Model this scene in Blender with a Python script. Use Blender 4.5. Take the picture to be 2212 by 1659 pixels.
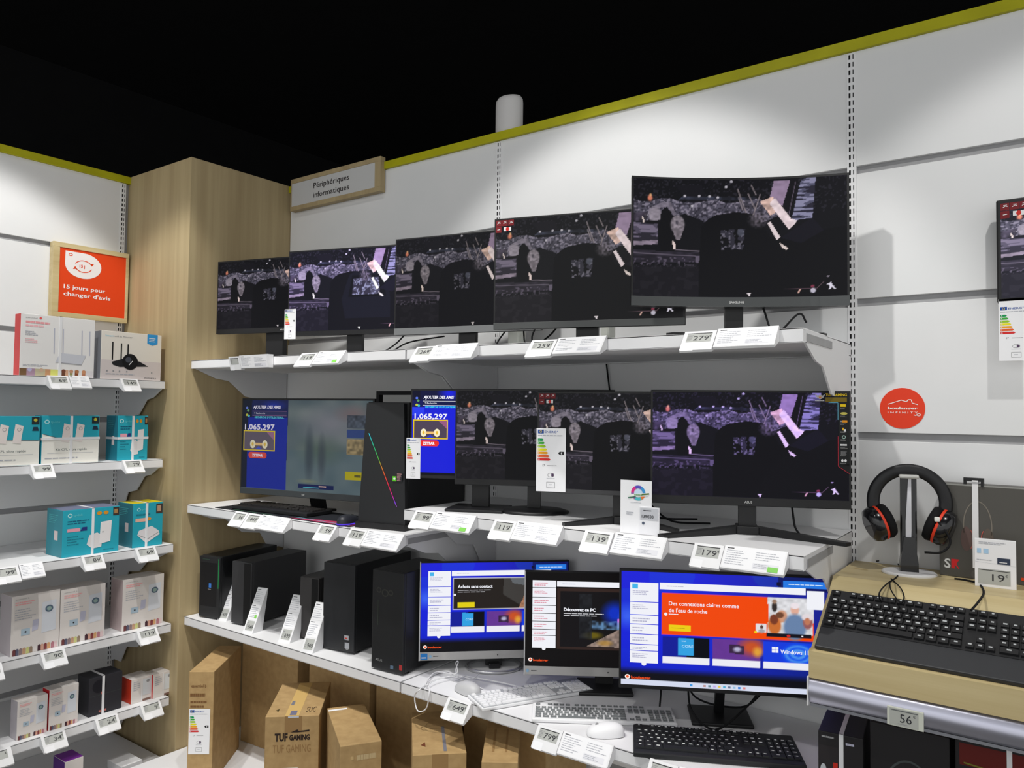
import bpy, bmesh, math, random
import numpy as np
from mathutils import Vector, Matrix
random.seed(7)
SC = bpy.context.scene
for _o in list(bpy.data.objects): bpy.data.objects.remove(_o)
COL = SC.collection
PI = math.pi
# ------------------------------------------------------------------ camera
CZ = 1.68                                   # eye height
FPX, YAW, PITCH, ROLL, DIST = 1629.584, 0.6284, 0.0369, 0.0116, 2.4091
def cam_axes():
    cy, sy, cp, sp = math.cos(YAW), math.sin(YAW), math.cos(PITCH), math.sin(PITCH)
    f = Vector((-sy*cp, cy*cp, sp)); r = Vector((cy, sy, 0)); u = r.cross(f)
    cr, sr = math.cos(ROLL), math.sin(ROLL)
    return r*cr+u*sr, u*cr-r*sr, f
CR, CU, CF = cam_axes()
CAM = Vector((0, -DIST, CZ))
cd = bpy.data.cameras.new('camera'); cam = bpy.data.objects.new('camera', cd); COL.objects.link(cam)
cd.sensor_fit = 'HORIZONTAL'; cd.sensor_width = 36; cd.lens = 36*FPX/2212; cd.clip_start = 0.02
m = Matrix((CR, CU, -CF)).transposed().to_4x4(); m.translation = CAM
cam.matrix_world = m; SC.camera = cam
SC.view_settings.view_transform = 'Standard'; SC.view_settings.look = 'None'
SC.view_settings.gamma = 1; SC.view_settings.use_curve_mapping = False
SC.view_settings.exposure = 0.0
# ------------------------------------------------------------------ world and lamps
wd = bpy.data.worlds.new('world'); SC.world = wd; wd.use_nodes = True
bg = wd.node_tree.nodes['Background']; bg.inputs[0].default_value = (0.97, 0.98, 0.97, 1); bg.inputs[1].default_value = 1.0
def spot(x, y, z, tx, ty, tz, power, size, blend=0.5, rad=0.035, col=(1.0, 0.985, 0.95)):
    l = bpy.data.lights.new('ceiling_and_fill_spot', 'SPOT'); l.energy = power; l.spot_size = math.radians(size)
    l.spot_blend = blend; l.shadow_soft_size = rad; l.color = col
    o = bpy.data.objects.new('ceiling_and_fill_spot', l); COL.objects.link(o); o.location = (x, y, z)
    o.rotation_euler = (Vector((tx, ty, tz))-Vector((x, y, z))).to_track_quat('-Z', 'Y').to_euler()
    return o
def area(x, y, z, tx, ty, tz, sx, sy, power, col=(1, 1, 1)):
    l = bpy.data.lights.new('store_light', 'AREA'); l.shape = 'RECTANGLE'; l.size = sx; l.size_y = sy; l.energy = power; l.color = col
    o = bpy.data.objects.new('store_light', l); COL.objects.link(o); o.location = (x, y, z)
    o.rotation_euler = (Vector((tx, ty, tz))-Vector((x, y, z))).to_track_quat('-Z', 'Y').to_euler()
    return o
for lx, ly, tx, ty, tz, pw, cone in ((-2.75, -1.45, -3.45, -1.05, 0.90, 96, 62), (-2.05, -1.30, -2.25, -0.35, 0.45, 105, 58), (-1.20, -1.30, -1.30, -0.25, 0.88, 80, 72), (0.45, -1.30, 0.05, -0.15, 0.95, 60, 62)):
    spot(lx, ly, 3.70, tx, ty, tz, pw*1.22, cone, 0.28)          # the lamp's beam
    spot(lx, ly, 3.70, tx, ty, tz, pw*0.07, 118, 0.6)            # its wide spill
for lx, ly, tx, ty, tz, pw in ((-1.75, -2.25, -3.25, -1.20, 0.55, 70), (-1.95, -2.35, -2.20, -0.55, 0.50, 62), (-0.70, -2.35, -0.95, -0.50, 0.55, 62)):
    spot(lx, ly, 3.75, tx, ty, tz, pw, 36, 0.8)                 # unseen fill spots, added to brighten the lower shelves
area(-0.2, -4.6, 3.2, -1.4, 0, 1.2, 4.0, 2.0, 12, (0.93, 0.97, 1.0))
# ------------------------------------------------------------------ pixel -> point on a plane of the place (frame 2212 x 1659)
def ray(U, V): return (CF + CR*((U-1106)/FPX) - CU*((V-829.5)/FPX)).normalized()
def Yp(U, V, y): d = ray(U, V); return CAM + d*((y-CAM.y)/d.y)
def Xp(U, V, x): d = ray(U, V); return CAM + d*((x-CAM.x)/d.x)
def Zp(U, V, z): d = ray(U, V); return CAM + d*((z-CAM.z)/d.z)
# ------------------------------------------------------------------ colours and materials
def lin(c):
    c = c/255.0
    return c/12.92 if c <= 0.04045 else ((c+0.055)/1.055)**2.4
def rgb(r, g, b): return (lin(r), lin(g), lin(b), 1.0)
WHITE = rgb(232, 232, 234); PAPER = rgb(240, 240, 243); OFFW = rgb(222, 222, 224); BLACK = rgb(22, 22, 24); DARK = rgb(38, 38, 41)
INK = rgb(45, 45, 50); GREY = rgb(150, 150, 152); LINE = rgb(178, 180, 188); LCD = rgb(178, 180, 176); RED = rgb(205, 40, 35)
ORANGE = rgb(226, 68, 20); TEAL = rgb(40, 165, 185); TEALD = rgb(30, 120, 140); BLUE = rgb(30, 80, 175); YEL = rgb(240, 205, 20); GREEN = rgb(90, 185, 60)
MATS = {}
def mat_attr(name, rough=0.5, metal=0.0, emit=0.0, spec=0.4, coat=0.0, bump=0.0, bscale=400):
    m = bpy.data.materials.new(name); m.use_nodes = True; nt = m.node_tree; b = nt.nodes['Principled BSDF']
    a = nt.nodes.new('ShaderNodeAttribute'); a.attribute_name = 'Col'
    b.inputs['Roughness'].default_value = rough; b.inputs['Metallic'].default_value = metal
    b.inputs['Specular IOR Level'].default_value = spec; b.inputs['Coat Weight'].default_value = coat
    if emit:
        b.inputs['Base Color'].default_value = (0.003, 0.003, 0.004, 1)
        nt.links.new(a.outputs['Color'], b.inputs['Emission Color']); b.inputs['Emission Strength'].default_value = emit
    else:
        nt.links.new(a.outputs['Color'], b.inputs['Base Color'])
    if bump:
        t = nt.nodes.new('ShaderNodeTexCoord'); n = nt.nodes.new('ShaderNodeTexNoise'); n.inputs['Scale'].default_value = bscale
        bp = nt.nodes.new('ShaderNodeBump'); bp.inputs['Strength'].default_value = bump; bp.inputs['Distance'].default_value = 0.001
        nt.links.new(t.outputs['Object'], n.inputs['Vector']); nt.links.new(n.outputs[0], bp.inputs['Height']); nt.links.new(bp.outputs[0], b.inputs['Normal'])
    MATS[name] = m; return m
mat_attr('painted_plastic', 0.45); mat_attr('matt_paint', 0.75, spec=0.2); mat_attr('gloss_plastic', 0.18, coat=0.3)
mat_attr('dark_plastic', 0.42, bump=0.25, bscale=900); mat_attr('brushed_metal', 0.32, metal=0.85); mat_attr('screen_light', 0.3, emit=1.0, spec=0.10)
mat_attr('screen_light_matt', 0.38, emit=1.0, spec=0.5); mat_attr('print', 0.5, spec=0.3); mat_attr('tarnished_steel', 0.45, metal=0.3)
def mat_wood(name, c1, c2, axis='Z', s=1.0, rough=0.5):
    m = bpy.data.materials.new(name); m.use_nodes = True; nt = m.node_tree; b = nt.nodes['Principled BSDF']; b.inputs['Roughness'].default_value = rough
    b.inputs['Specular IOR Level'].default_value = 0.25
    t = nt.nodes.new('ShaderNodeTexCoord'); mp = nt.nodes.new('ShaderNodeMapping')
    sc = {'Z': (26*s, 26*s, 0.9*s), 'X': (0.9*s, 26*s, 26*s)}[axis]; mp.inputs['Scale'].default_value = sc
    n = nt.nodes.new('ShaderNodeTexNoise'); n.inputs['Scale'].default_value = 1.0; n.inputs['Detail'].default_value = 6; n.inputs['Roughness'].default_value = 0.62
    n2 = nt.nodes.new('ShaderNodeTexNoise'); n2.inputs['Scale'].default_value = 0.22; n2.inputs['Detail'].default_value = 3
    mx = nt.nodes.new('ShaderNodeMath'); mx.operation = 'ADD'; ml = nt.nodes.new('ShaderNodeMath'); ml.operation = 'MULTIPLY'; ml.inputs[1].default_value = 0.5
    r = nt.nodes.new('ShaderNodeValToRGB'); r.color_ramp.elements[0].position = 0.36; r.color_ramp.elements[1].position = 0.64
    r.color_ramp.elements[0].color = c1; r.color_ramp.elements[1].color = c2
    nt.links.new(t.outputs['Object'], mp.inputs['Vector']); nt.links.new(mp.outputs[0], n.inputs['Vector']); nt.links.new(mp.outputs[0], n2.inputs['Vector'])
    nt.links.new(n.outputs[0], mx.inputs[0]); nt.links.new(n2.outputs[0], mx.inputs[1]); nt.links.new(mx.outputs[0], ml.inputs[0]); nt.links.new(ml.outputs[0], r.inputs[0])
    nt.links.new(r.outputs[0], b.inputs['Base Color']); MATS[name] = m; return m
mat_wood('oak_laminate', rgb(160, 141, 106), rgb(184, 166, 128), 'Z', 1.0)
mat_wood('oak_counter', rgb(186, 166, 120), rgb(216, 200, 156), 'X', 1.0, 0.42)
def mat_noise(name, c1, c2, scale, rough, bump=0.0):
    m = bpy.data.materials.new(name); m.use_nodes = True; nt = m.node_tree; b = nt.nodes['Principled BSDF']; b.inputs['Roughness'].default_value = rough
    b.inputs['Specular IOR Level'].default_value = 0.3
    t = nt.nodes.new('ShaderNodeTexCoord'); n = nt.nodes.new('ShaderNodeTexNoise'); n.inputs['Scale'].default_value = scale; n.inputs['Detail'].default_value = 5
    r = nt.nodes.new('ShaderNodeValToRGB'); r.color_ramp.elements[0].position = 0.35; r.color_ramp.elements[1].position = 0.65
    r.color_ramp.elements[0].color = c1; r.color_ramp.elements[1].color = c2
    nt.links.new(t.outputs['Object'], n.inputs['Vector']); nt.links.new(n.outputs[0], r.inputs[0]); nt.links.new(r.outputs[0], b.inputs['Base Color'])
    if bump:
        bp = nt.nodes.new('ShaderNodeBump'); bp.inputs['Strength'].default_value = bump; bp.inputs['Distance'].default_value = 0.002
        nt.links.new(n.outputs[0], bp.inputs['Height']); nt.links.new(bp.outputs[0], b.inputs['Normal'])
    MATS[name] = m; return m
mat_noise('white_laminate', rgb(226, 227, 228), rgb(229, 229, 230), 4, 0.42)
mat_noise('groove_grey', rgb(150, 150, 152), rgb(158, 158, 160), 20, 0.5)
mat_noise('cardboard', rgb(168, 138, 94), rgb(180, 150, 104), 35, 0.8, 0.1)
mat_noise('lime_edge', rgb(172, 168, 10), rgb(182, 178, 16), 10, 0.5)
mat_noise('black_paint', rgb(9, 9, 11), rgb(13, 13, 15), 6, 0.9)
mat_noise('floor_tile', rgb(120, 118, 114), rgb(140, 138, 133), 3, 0.35)
# ------------------------------------------------------------------ mesh builder
_TXT = {}
def text_mesh(s, bold=0.0):
    k = (s, bold)
    if k in _TXT: return _TXT[k]
    cu = bpy.data.curves.new('t', 'FONT'); cu.body = s; cu.resolution_u = 2; cu.offset = bold
    o = bpy.data.objects.new('t', cu); COL.objects.link(o)
    dg = bpy.context.evaluated_depsgraph_get(); dg.update()
    me = bpy.data.meshes.new_from_object(o.evaluated_get(dg))
    v = [(p.co.x, p.co.y) for p in me.vertices]; f = [tuple(p.vertices) for p in me.polygons]
    bpy.data.meshes.remove(me); bpy.data.objects.remove(o); bpy.data.curves.remove(cu)
    x0 = min([p[0] for p in v], default=0); x1 = max([p[0] for p in v], default=1)
    _TXT[k] = ([(p[0]-x0, p[1]) for p in v], f, x1-x0); return _TXT[k]
class Fr:                                    # a flat frame on a surface: origin, right, up
    def __init__(s, o, ux, uy): s.o = Vector(o); s.x = Vector(ux); s.y = Vector(uy); s.n = s.x.cross(s.y).normalized()
    def p(s, x, y, l=1): return s.o + s.x*x + s.y*y + s.n*(l*0.00035)
class MB:
    def __init__(s): s.v = []; s.f = []; s.c = []; s.m = []; s.s = []; s.mats = []
    def mi(s, n):
        if n not in s.mats: s.mats.append(n)
        return s.mats.index(n)
    def add(s, vs, fs, col, mat='painted_plastic', smooth=False):
        b = len(s.v); s.v += [tuple(p) for p in vs]; k = s.mi(mat)
        for f in fs: s.f.append(tuple(b+i for i in f)); s.c.append(col); s.m.append(k); s.s.append(smooth)
    def bm(s, bm, col, mat, smooth=False, M=None):
        bm.verts.index_update()
        s.add([(M @ v.co if M else v.co) for v in bm.verts], [[v.index for v in f.verts] for f in bm.faces], col, mat, smooth); bm.free()
    def box(s, x0, y0, z0, x1, y1, z1, col, mat='painted_plastic', r=0.0, M=None, seg=2):
        b = bmesh.new(); bmesh.ops.create_cube(b, size=1)
        for v in b.verts: v.co = Vector(((x0+x1)/2+v.co.x*(x1-x0), (y0+y1)/2+v.co.y*(y1-y0), (z0+z1)/2+v.co.z*(z1-z0)))
        if r: bmesh.ops.bevel(b, geom=list(b.edges), offset=r, segments=seg, affect='EDGES', profile=0.5)
        s.bm(b, col, mat, False, M)
    def prism(s, pts, a, b, axis, col, mat='painted_plastic', smooth=False):   # outline in two axes, extruded along the third
        n = len(pts)
        def P(p, t): return {'x': (t, p[0], p[1]), 'y': (p[0], t, p[1]), 'z': (p[0], p[1], t)}[axis]
        vs = [P(p, a) for p in pts]+[P(p, b) for p in pts]
        s.add(vs, [tuple(range(n))[::-1], tuple(range(n, 2*n))], col, mat)
        s.add(vs, [(i, (i+1) % n, n+(i+1) % n, n+i) for i in range(n)], col, mat, smooth)
    def cyl(s, c, r, h, col, mat='painted_plastic', n=28, r2=None, M=None, rim=0.0):
        r2 = r if r2 is None else r2; prof = [(r, 0), (r2, h)]
        if rim: prof = [(r-rim, 0), (r, rim), (r2, h-rim), (r2-rim, h)]
        s.lathe(c, prof, col, mat, n, M)
    def lathe(s, c, prof, col, mat='painted_plastic', n=28, M=None, sx=1, sy=1):
        vs = []; fs = []
        for (r, z) in prof:
            for i in range(n): a = 2*PI*i/n; vs.append(Vector((r*math.cos(a)*sx, r*math.sin(a)*sy, z)))
        for k in range(len(prof)-1):
            for i in range(n): fs.append((k*n+i, k*n+(i+1) % n, (k+1)*n+(i+1) % n, (k+1)*n+i))
        M = M or Matrix(); T = Matrix.Translation(c) @ M
        s.add([T @ v for v in vs], fs, col, mat, True)
        s.add([T @ v for v in vs], [tuple(range(n))[::-1], tuple(range((len(prof)-1)*n, len(prof)*n))], col, mat, False)
    def tube(s, pts, r, col, mat='dark_plastic', n=8, flat=None):
        pts = [Vector(p) for p in pts]; rings = []; prev = None
        for i, p in enumerate(pts):
            t = (pts[min(i+1, len(pts)-1)]-pts[max(i-1, 0)]).normalized()
            a = Vector((0, 0, 1)) if prev is None else prev
            if abs(t.dot(a)) > 0.95 and prev is None: a = Vector((0, 1, 0))
            e1 = (a-t*t.dot(a)).normalized(); e2 = t.cross(e1); prev = e1
            ry = r if flat is None else flat
            rings.append([p+e1*(r*math.cos(2*PI*k/n))+e2*(ry*math.sin(2*PI*k/n)) for k in range(n)])
        vs = [v for R in rings for v in R]; L = len(rings)
        s.add(vs, [(i*n+k, i*n+(k+1) % n, (i+1)*n+(k+1) % n, (i+1)*n+k) for i in range(L-1) for k in range(n)], col, mat, True)
        s.add(vs, [tuple(range(n))[::-1], tuple(range((L-1)*n, L*n))], col, mat)
    # flat prints on a frame
    def rect(s, F, x0, y0, x1, y1, col, l=1, mat='print'): s.poly(F, [(x0, y0), (x1, y0), (x1, y1), (x0, y1)], col, l, mat)
    def poly(s, F, pts, col, l=1, mat='print'): s.add([F.p(x, y, l) for x, y in pts], [tuple(range(len(pts)))], col, mat)
    def disc(s, F, x, y, rx, ry, col, l=1, mat='print', n=28, a0=0, a1=2*PI):
        pts = [(x+rx*math.cos(a0+(a1-a0)*i/n), y+ry*math.sin(a0+(a1-a0)*i/n)) for i in range(n)]
        s.poly(F, pts, col, l, mat)
    def ring(s, F, x, y, rx, ry, w, col, l=1, mat='print', n=28, a0=0, a1=2*PI):
        for i in range(n):
            a, b = a0+(a1-a0)*i/n, a0+(a1-a0)*(i+1)/n
            s.poly(F, [(x+rx*math.cos(a), y+ry*math.sin(a)), (x+(rx+w)*math.cos(a), y+(ry+w)*math.sin(a)), (x+(rx+w)*math.cos(b), y+(ry+w)*math.sin(b)), (x+rx*math.cos(b), y+ry*math.sin(b))], col, l, mat)
    def line(s, F, pts, w, col, l=1, mat='print'):
        for (xa, ya), (xb, yb) in zip(pts, pts[1:]):
            d = math.hypot(xb-xa, yb-ya) or 1e-9; nx, ny = -(yb-ya)/d*w/2, (xb-xa)/d*w/2
            s.poly(F, [(xa+nx, ya+ny), (xa-nx, ya-ny), (xb-nx, yb-ny), (xb+nx, yb+ny)], col, l, mat)
    def text(s, F, t, x, y, h, col, l=2, mat='print', align='l', bold=0.0, shear=0.0, width=None):
        v, f, w = text_mesh(t, bold); k = h/0.72; kx = k if width is None else width/w
        ox = x - (0 if align == 'l' else (w*kx/2 if align == 'c' else w*kx))
        s.add([F.p(ox+px*kx+py*k*shear, y+py*k, l) for px, py in v], f, col, mat)
    def greek(s, F, x, y, w, h, n, col=LINE, l=2, mat='print', seed=0, fill=0.45):   # rows of unreadably small print, y is the top
        rn = random.Random(seed); dy = h/n
        for i in range(n):
            yy = y-dy*(i+0.5); xx = x; end = x+w*rn.uniform(0.55, 1.0)
            while xx < end-1e-6:
                ww = min(end-xx, w*rn.uniform(0.06, 0.2)); s.rect(F, xx, yy-dy*fill/2, xx+ww, yy+dy*fill/2, col, l, mat); xx += ww+w*0.02
    def build(s, name, parent=None, loc=None, rot=None, label=None):
        me = bpy.data.meshes.new(name); me.from_pydata(s.v, [], s.f)
        for n in s.mats: me.materials.append(MATS[n])
        me.polygons.foreach_set('material_index', s.m); me.polygons.foreach_set('use_smooth', s.s)
        at = me.color_attributes.new('Col', 'FLOAT_COLOR', 'CORNER')
        buf = [x for f, c in zip(s.f, s.c) for _ in f for x in c]; at.data.foreach_set('color', buf); me.update()
        o = bpy.data.objects.new(name, me); COL.objects.link(o)
        if parent: o.parent = parent
        if loc: o.location = loc
        if rot: o.rotation_euler = rot
        if label: o['label'] = label
        return o
def catmull(P, n=10):
    P = [Vector(p) for p in P]; P = [P[0]*2-P[1]]+P+[P[-1]*2-P[-2]]; out = []
    for i in range(1, len(P)-2):
        a, b, c, d = P[i-1:i+3]
        for k in range(n):
            t = k/n; out.append(0.5*((2*b)+(c-a)*t+(2*a-5*b+4*c-d)*t*t+(3*b-a-3*c+d)*t**3))
    return out+[P[-2]]
def thing(name, label, cat, loc=(0, 0, 0), rz=0, group=None, rot=None):
    o = bpy.data.objects.new(name, None); COL.objects.link(o); o.location = loc; o.rotation_euler = rot if rot else (0, 0, rz)
    o.empty_display_size = 0.05; o['label'] = label; o['category'] = cat
    if group: o['group'] = group
    return o
def tag(o, label, cat, group=None):
    o['label'] = label; o['category'] = cat
    if group: o['group'] = group
    return o
def struct(o): o['kind'] = 'structure'; return o
# ------------------------------------------------------------------ room shell (metres)
XL = -3.699; X0, X1, X2, X3 = -3.1577, -1.8277, -0.4977, 0.8323
HT = 2.8115; COLY = -0.544
GRV = [2.4274, 2.0282, 1.6321, 1.236, 0.84, 0.444]
def paneled_wall(name, a, b, axis, slots):
    mb = MB(); zt = HT-0.034; gh = 0.024
    spans = []; top = zt
    for g in GRV: spans.append((g, top)); top = g-gh
    spans.append((0.0, top))
    for s0, s1 in zip(slots, slots[1:]):
        for z0, z1 in spans:
            if axis == 'x': mb.box(s0+0.004, 0, z0, s1-0.004, 0.018, z1, WHITE, 'white_laminate', 0.0008, None, 1)
            else: mb.box(XL-0.018, s0+0.004, z0, XL, s1-0.004, z1, WHITE, 'white_laminate', 0.0008, None, 1)
    if axis == 'x': mb.box(a, 0.012, 0, b, 0.09, HT-0.001, GREY, 'groove_grey')
    else: mb.box(XL-0.09, a, 0, XL-0.012, b, HT-0.001, GREY, 'groove_grey')
    return struct(mb.build(name))
paneled_wall('wall_back', -3.8, 2.1623, 'x', [X0, X1, X2, X3, 2.1623])
paneled_wall('wall_left', -4.54, 0.09, 'y', [-4.54, -3.21, -1.88, -0.56])
mb = MB(); mb.box(-3.72, -0.012, HT-0.034, 2.1623, 0.092, HT, YEL, 'lime_edge', 0.001); struct(mb.build('trim_1'))
mb = MB(); mb.box(XL-0.092, -4.54, HT-0.034, XL+0.012, COLY+0.004, HT, YEL, 'lime_edge', 0.001); struct(mb.build('trim_2'))
mb = MB(); mb.box(XL-0.02, COLY, 0, X0, 0.03, HT+0.002, YEL, 'oak_laminate', 0.001); struct(mb.build('column'))
def upright(name, x, y, ax, zt=HT-0.036):
    mb = MB(); w = 0.0125; k = 0.004
    def bx(a, b, c, d, z0, z1, col, mat):
        if ax == 'x': mb.box(x+a, y-c, z0, x+b, y-d, z1, col, mat)
        else: mb.box(x+d, y+a, z0, x+c, y+b, z1, col, mat)
    bx(-w, w, 0.0022, -0.012, 0.0, zt, WHITE, 'painted_plastic')
    z = 0.1
    while z < zt-0.02:
        bx(-0.0072, -0.0022, 0.0027, 0.0022, z, z+0.014, BLACK, 'matt_paint'); bx(0.0042, 0.0068, 0.0027, 0.0022, z, z+0.014, DARK, 'matt_paint')
        z += 0.0235
    return struct(mb.build(name))
upright('trim_3', X1, 0, 'x'); upright('trim_4', X2, 0, 'x'); upright('trim_5', X3, 0, 'x')
upright('trim_6', XL, -0.575, 'y'); upright('trim_7', XL, -1.88, 'y')
mb = MB(); mb.box(-7, -7, -0.05, 5, 4, 0, GREY, 'floor_tile'); struct(mb.build('floor'))
mb = MB(); mb.box(-7, -7, 4.6, 5, 4, 4.65, GREY, 'black_paint'); struct(mb.build('ceiling'))
mb = MB(); mb.box(-7, 3.9, 0, 5, 4, 4.6, GREY, 'black_paint'); struct(mb.build('wall_outer_back'))
mb = MB(); mb.box(-7, -7, 0, -6.9, 4, 4.6, GREY, 'black_paint'); struct(mb.build('wall_outer_left'))
# ------------------------------------------------------------------ shelves
def shelf(name, label, length, depth, th=0.036, slot_left=False, slot_right=False, bl=True, br=True, joint=0):
    """local: x along the wall from 0 to length, -y towards the shopper, z=0 the top face"""
    return dict(name=name, label=label, length=length, depth=depth, th=th, bl=bl, br=br, slot_right=slot_right)
def make_shelf(label, x, y, z, rz, length, depth, th=0.036, bl=True, br=True, slot=False, group='white wall shelves'):
    t = thing('wall_shelf', label, 'shelf', (x, y, z), rz, group)
    mb = MB(); mb.box(0, -depth, -0.004, length, -0.004, 0, WHITE, 'painted_plastic', 0.001, None, 1)
    mb.box(0, -depth, -th, length, -depth+0.003, 0, WHITE, 'painted_plastic', 0.001, None, 1)
    mb.box(0, -depth, -th, length, -depth+0.03, -th+0.002, WHITE)
    mb.box(0, -0.03, -th, length, -0.004, -th+0.002, WHITE); mb.build('board', t)
    mb = MB(); mb.box(0.001, -depth+0.003, -th+0.002, length-0.001, -0.004, -0.004, OFFW, 'matt_paint'); mb.build('underside', t)
    D = depth; pr = [(-0.004, 0.0), (-0.004, -0.26), (-0.03, -0.25), (-0.09*D/0.52, -0.25), (-0.14*D/0.52, -0.17), (-0.24*D/0.52, -0.155), (-0.33*D/0.52, -0.085), (-0.40*D/0.52, -0.075), (-D+0.02, -th), (-D+0.02, -0.004)]
    for k, xx in ((bl, 0.0), (br, length-0.004)):
        if not k: continue
        mb = MB(); mb.prism([(a, b) for a, b in pr], xx-0.001, xx+0.004, 'x', OFFW, 'painted_plastic')
        if slot and xx > 0: mb.box(xx+0.003, -depth+0.03, -0.032, xx+0.006, -0.24, -0.012, GREY, 'groove_grey')
        mb.build('bracket', t)
    return t
ZA, ZB1, ZB2, ZC, ZBASE = 1.893, 1.250, 1.342, 0.757, 0.18
SD = 0.52; SL = 1.322
make_shelf('long white shelf at the top left holding three dark screens beside the wood column', X0+0.004, 0, ZA, 0, SL, SD)
make_shelf('top white shelf under the curved black monitor', X1+0.004, 0, ZA, 0, SL, SD, slot=True)
make_shelf('middle white shelf carrying the gaming tower with the rainbow strip', X0+0.004, 0, ZB1, 0, SL, SD, slot=True)
make_shelf('middle white shelf with the 99, 119, 139 and 179 price tags', X1+0.004, 0, ZB2, 0, SL, SD, slot=True)
make_shelf('lower white shelf holding the row of black desktop towers', X0+0.004, 0, ZC, 0, SL, SD)
make_shelf('lower white shelf with keyboards under the three lit blue and black screens', X1+0.004, 0, ZC, 0, SL, SD)
def base_unit(label, x, y, rz, length, depth, z):
    t = thing('shelf_base', label, 'shelf', (x, y, 0), rz)
    mb = MB(); mb.box(0, -depth, z-0.03, length, -0.004, z, WHITE, 'painted_plastic', 0.002); mb.build('board', t)
    mb = MB(); mb.box(0.005, -depth+0.03, 0, length-0.005, -depth+0.05, z-0.03, GREY, 'painted_plastic'); mb.build('kick_panel', t)
base_unit('white base shelf on the floor carrying the brown cartons', X0+0.004, 0, 0, 1.322, 0.86, ZBASE)
base_unit('white base shelf on the floor below the all-in-one computers', X1+0.004, 0, 0, 1.322, 0.86, ZBASE)
LX = {1: -3.297, 2: -3.297, 3: -3.19, 4: -3.19, 5: -3.19, 6: -3.19}
# heights of the left shelves measured on their front edges
def zfront(x, U, V): return Xp(U, V, x).z
LZ = {1: zfront(LX[1], 363.6, 823.6), 2: zfront(LX[2], 200, 999), 3: zfront(LX[3], 240, 1194), 4: zfront(LX[4], 195, 1387), 5: zfront(LX[5], 205, 1555), 6: zfront(LX[6], 378, 1636)}
LL = {1: 'top left wall shelf with the tall white router boxes', 2: 'left wall shelf with two teal and white adapter boxes', 3: 'left wall shelf with two strapped teal boxes and empty white space',
      4: 'left wall shelf with the three white camera kit boxes', 5: 'left wall shelf with small white boxes and a strapped black box'}
for k in range(1, 6):
    d = LX[k]-XL; make_shelf(LL[k], XL, -1.876, LZ[k], PI/2, 1.876-0.56, d)
base_unit('white base shelf at the foot of the left wall', XL, -1.876, PI/2, 1.876-0.56, LX[6]-XL, LZ[6])
# ------------------------------------------------------------------ painted screen pictures (colours given off by the screens)
def vnoise(u, v, fx, fy, seed):
    rs = np.random.RandomState(seed); g = rs.rand(int(fy)+2, int(fx)+2)
    x = u*fx; y = v*fy; xi = np.clip(x.astype(int), 0, int(fx)); yi = np.clip(y.astype(int), 0, int(fy)); fx_ = x-xi; fy_ = y-yi
    fx_ = fx_*fx_*(3-2*fx_); fy_ = fy_*fy_*(3-2*fy_)
    return (g[yi, xi]*(1-fx_)+g[yi, xi+1]*fx_)*(1-fy_)+(g[yi+1, xi]*(1-fx_)+g[yi+1, xi+1]*fx_)*fy_
class Paint:
    def __init__(s, nx, ny, base=(10, 10, 13)):
        U, V = np.meshgrid(np.linspace(0, 1, nx+1), np.linspace(0, 1, ny+1)); s.u, s.v = U, V
        s.c = np.zeros(U.shape+(3,)); s.c[:] = base; s.nx, s.ny = nx, ny
    def put(s, m, col, a=1.0):
        m = np.clip(m*a, 0, 1)[..., None]; s.c = s.c*(1-m)+np.array(col, float)*m
    def inpoly(s, P, soft=0):
        m = np.zeros(s.u.shape, bool); n = len(P)
        for i in range(n):
            (xa, ya), (xb, yb) = P[i], P[(i+1) % n]
            if ya == yb: continue
            c = ((ya > s.v) != (yb > s.v)) & (s.u < (xb-xa)*(s.v-ya)/(yb-ya)+xa); m ^= c
        return m.astype(float)
    def poly(s, P, col, a=1.0, tex=0, fx=60, fy=40, seed=1):
        m = s.inpoly(P)
        if tex: s.put(m, (0, 0, 0), 0); s.c += (m[..., None])*0; cc = np.array(col, float)*(1+tex*(vnoise(s.u, s.v, fx, fy, seed)[..., None]*2-1)); s.c = s.c*(1-m[..., None]*a)+cc*m[..., None]*a
        else: s.put(m, col, a)
    def ell(s, cx, cy, rx, ry, col, a=1.0, soft=0.25, tex=0, seed=1):
        d = np.sqrt(((s.u-cx)/rx)**2+((s.v-cy)/ry)**2); m = np.clip((1-d)/soft, 0, 1)
        if tex: cc = np.array(col, float)*(1+tex*(vnoise(s.u, s.v, 110, 70, seed)[..., None]*2-1)); s.c = s.c*(1-m[..., None]*a)+cc*m[..., None]*a
        else: s.put(m, col, a)
    def seg(s, xa, ya, xb, yb, w, col, a=1.0):
        asp = 16/9; dx, dy = (xb-xa)*asp, yb-ya; L = dx*dx+dy*dy
        t = np.clip((((s.u-xa)*asp)*dx+(s.v-ya)*dy)/L, 0, 1); d = np.hypot((s.u-xa)*asp-t*dx, (s.v-ya)-t*dy); s.put(np.clip(1.5-d/w, 0, 1), col, a)
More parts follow.
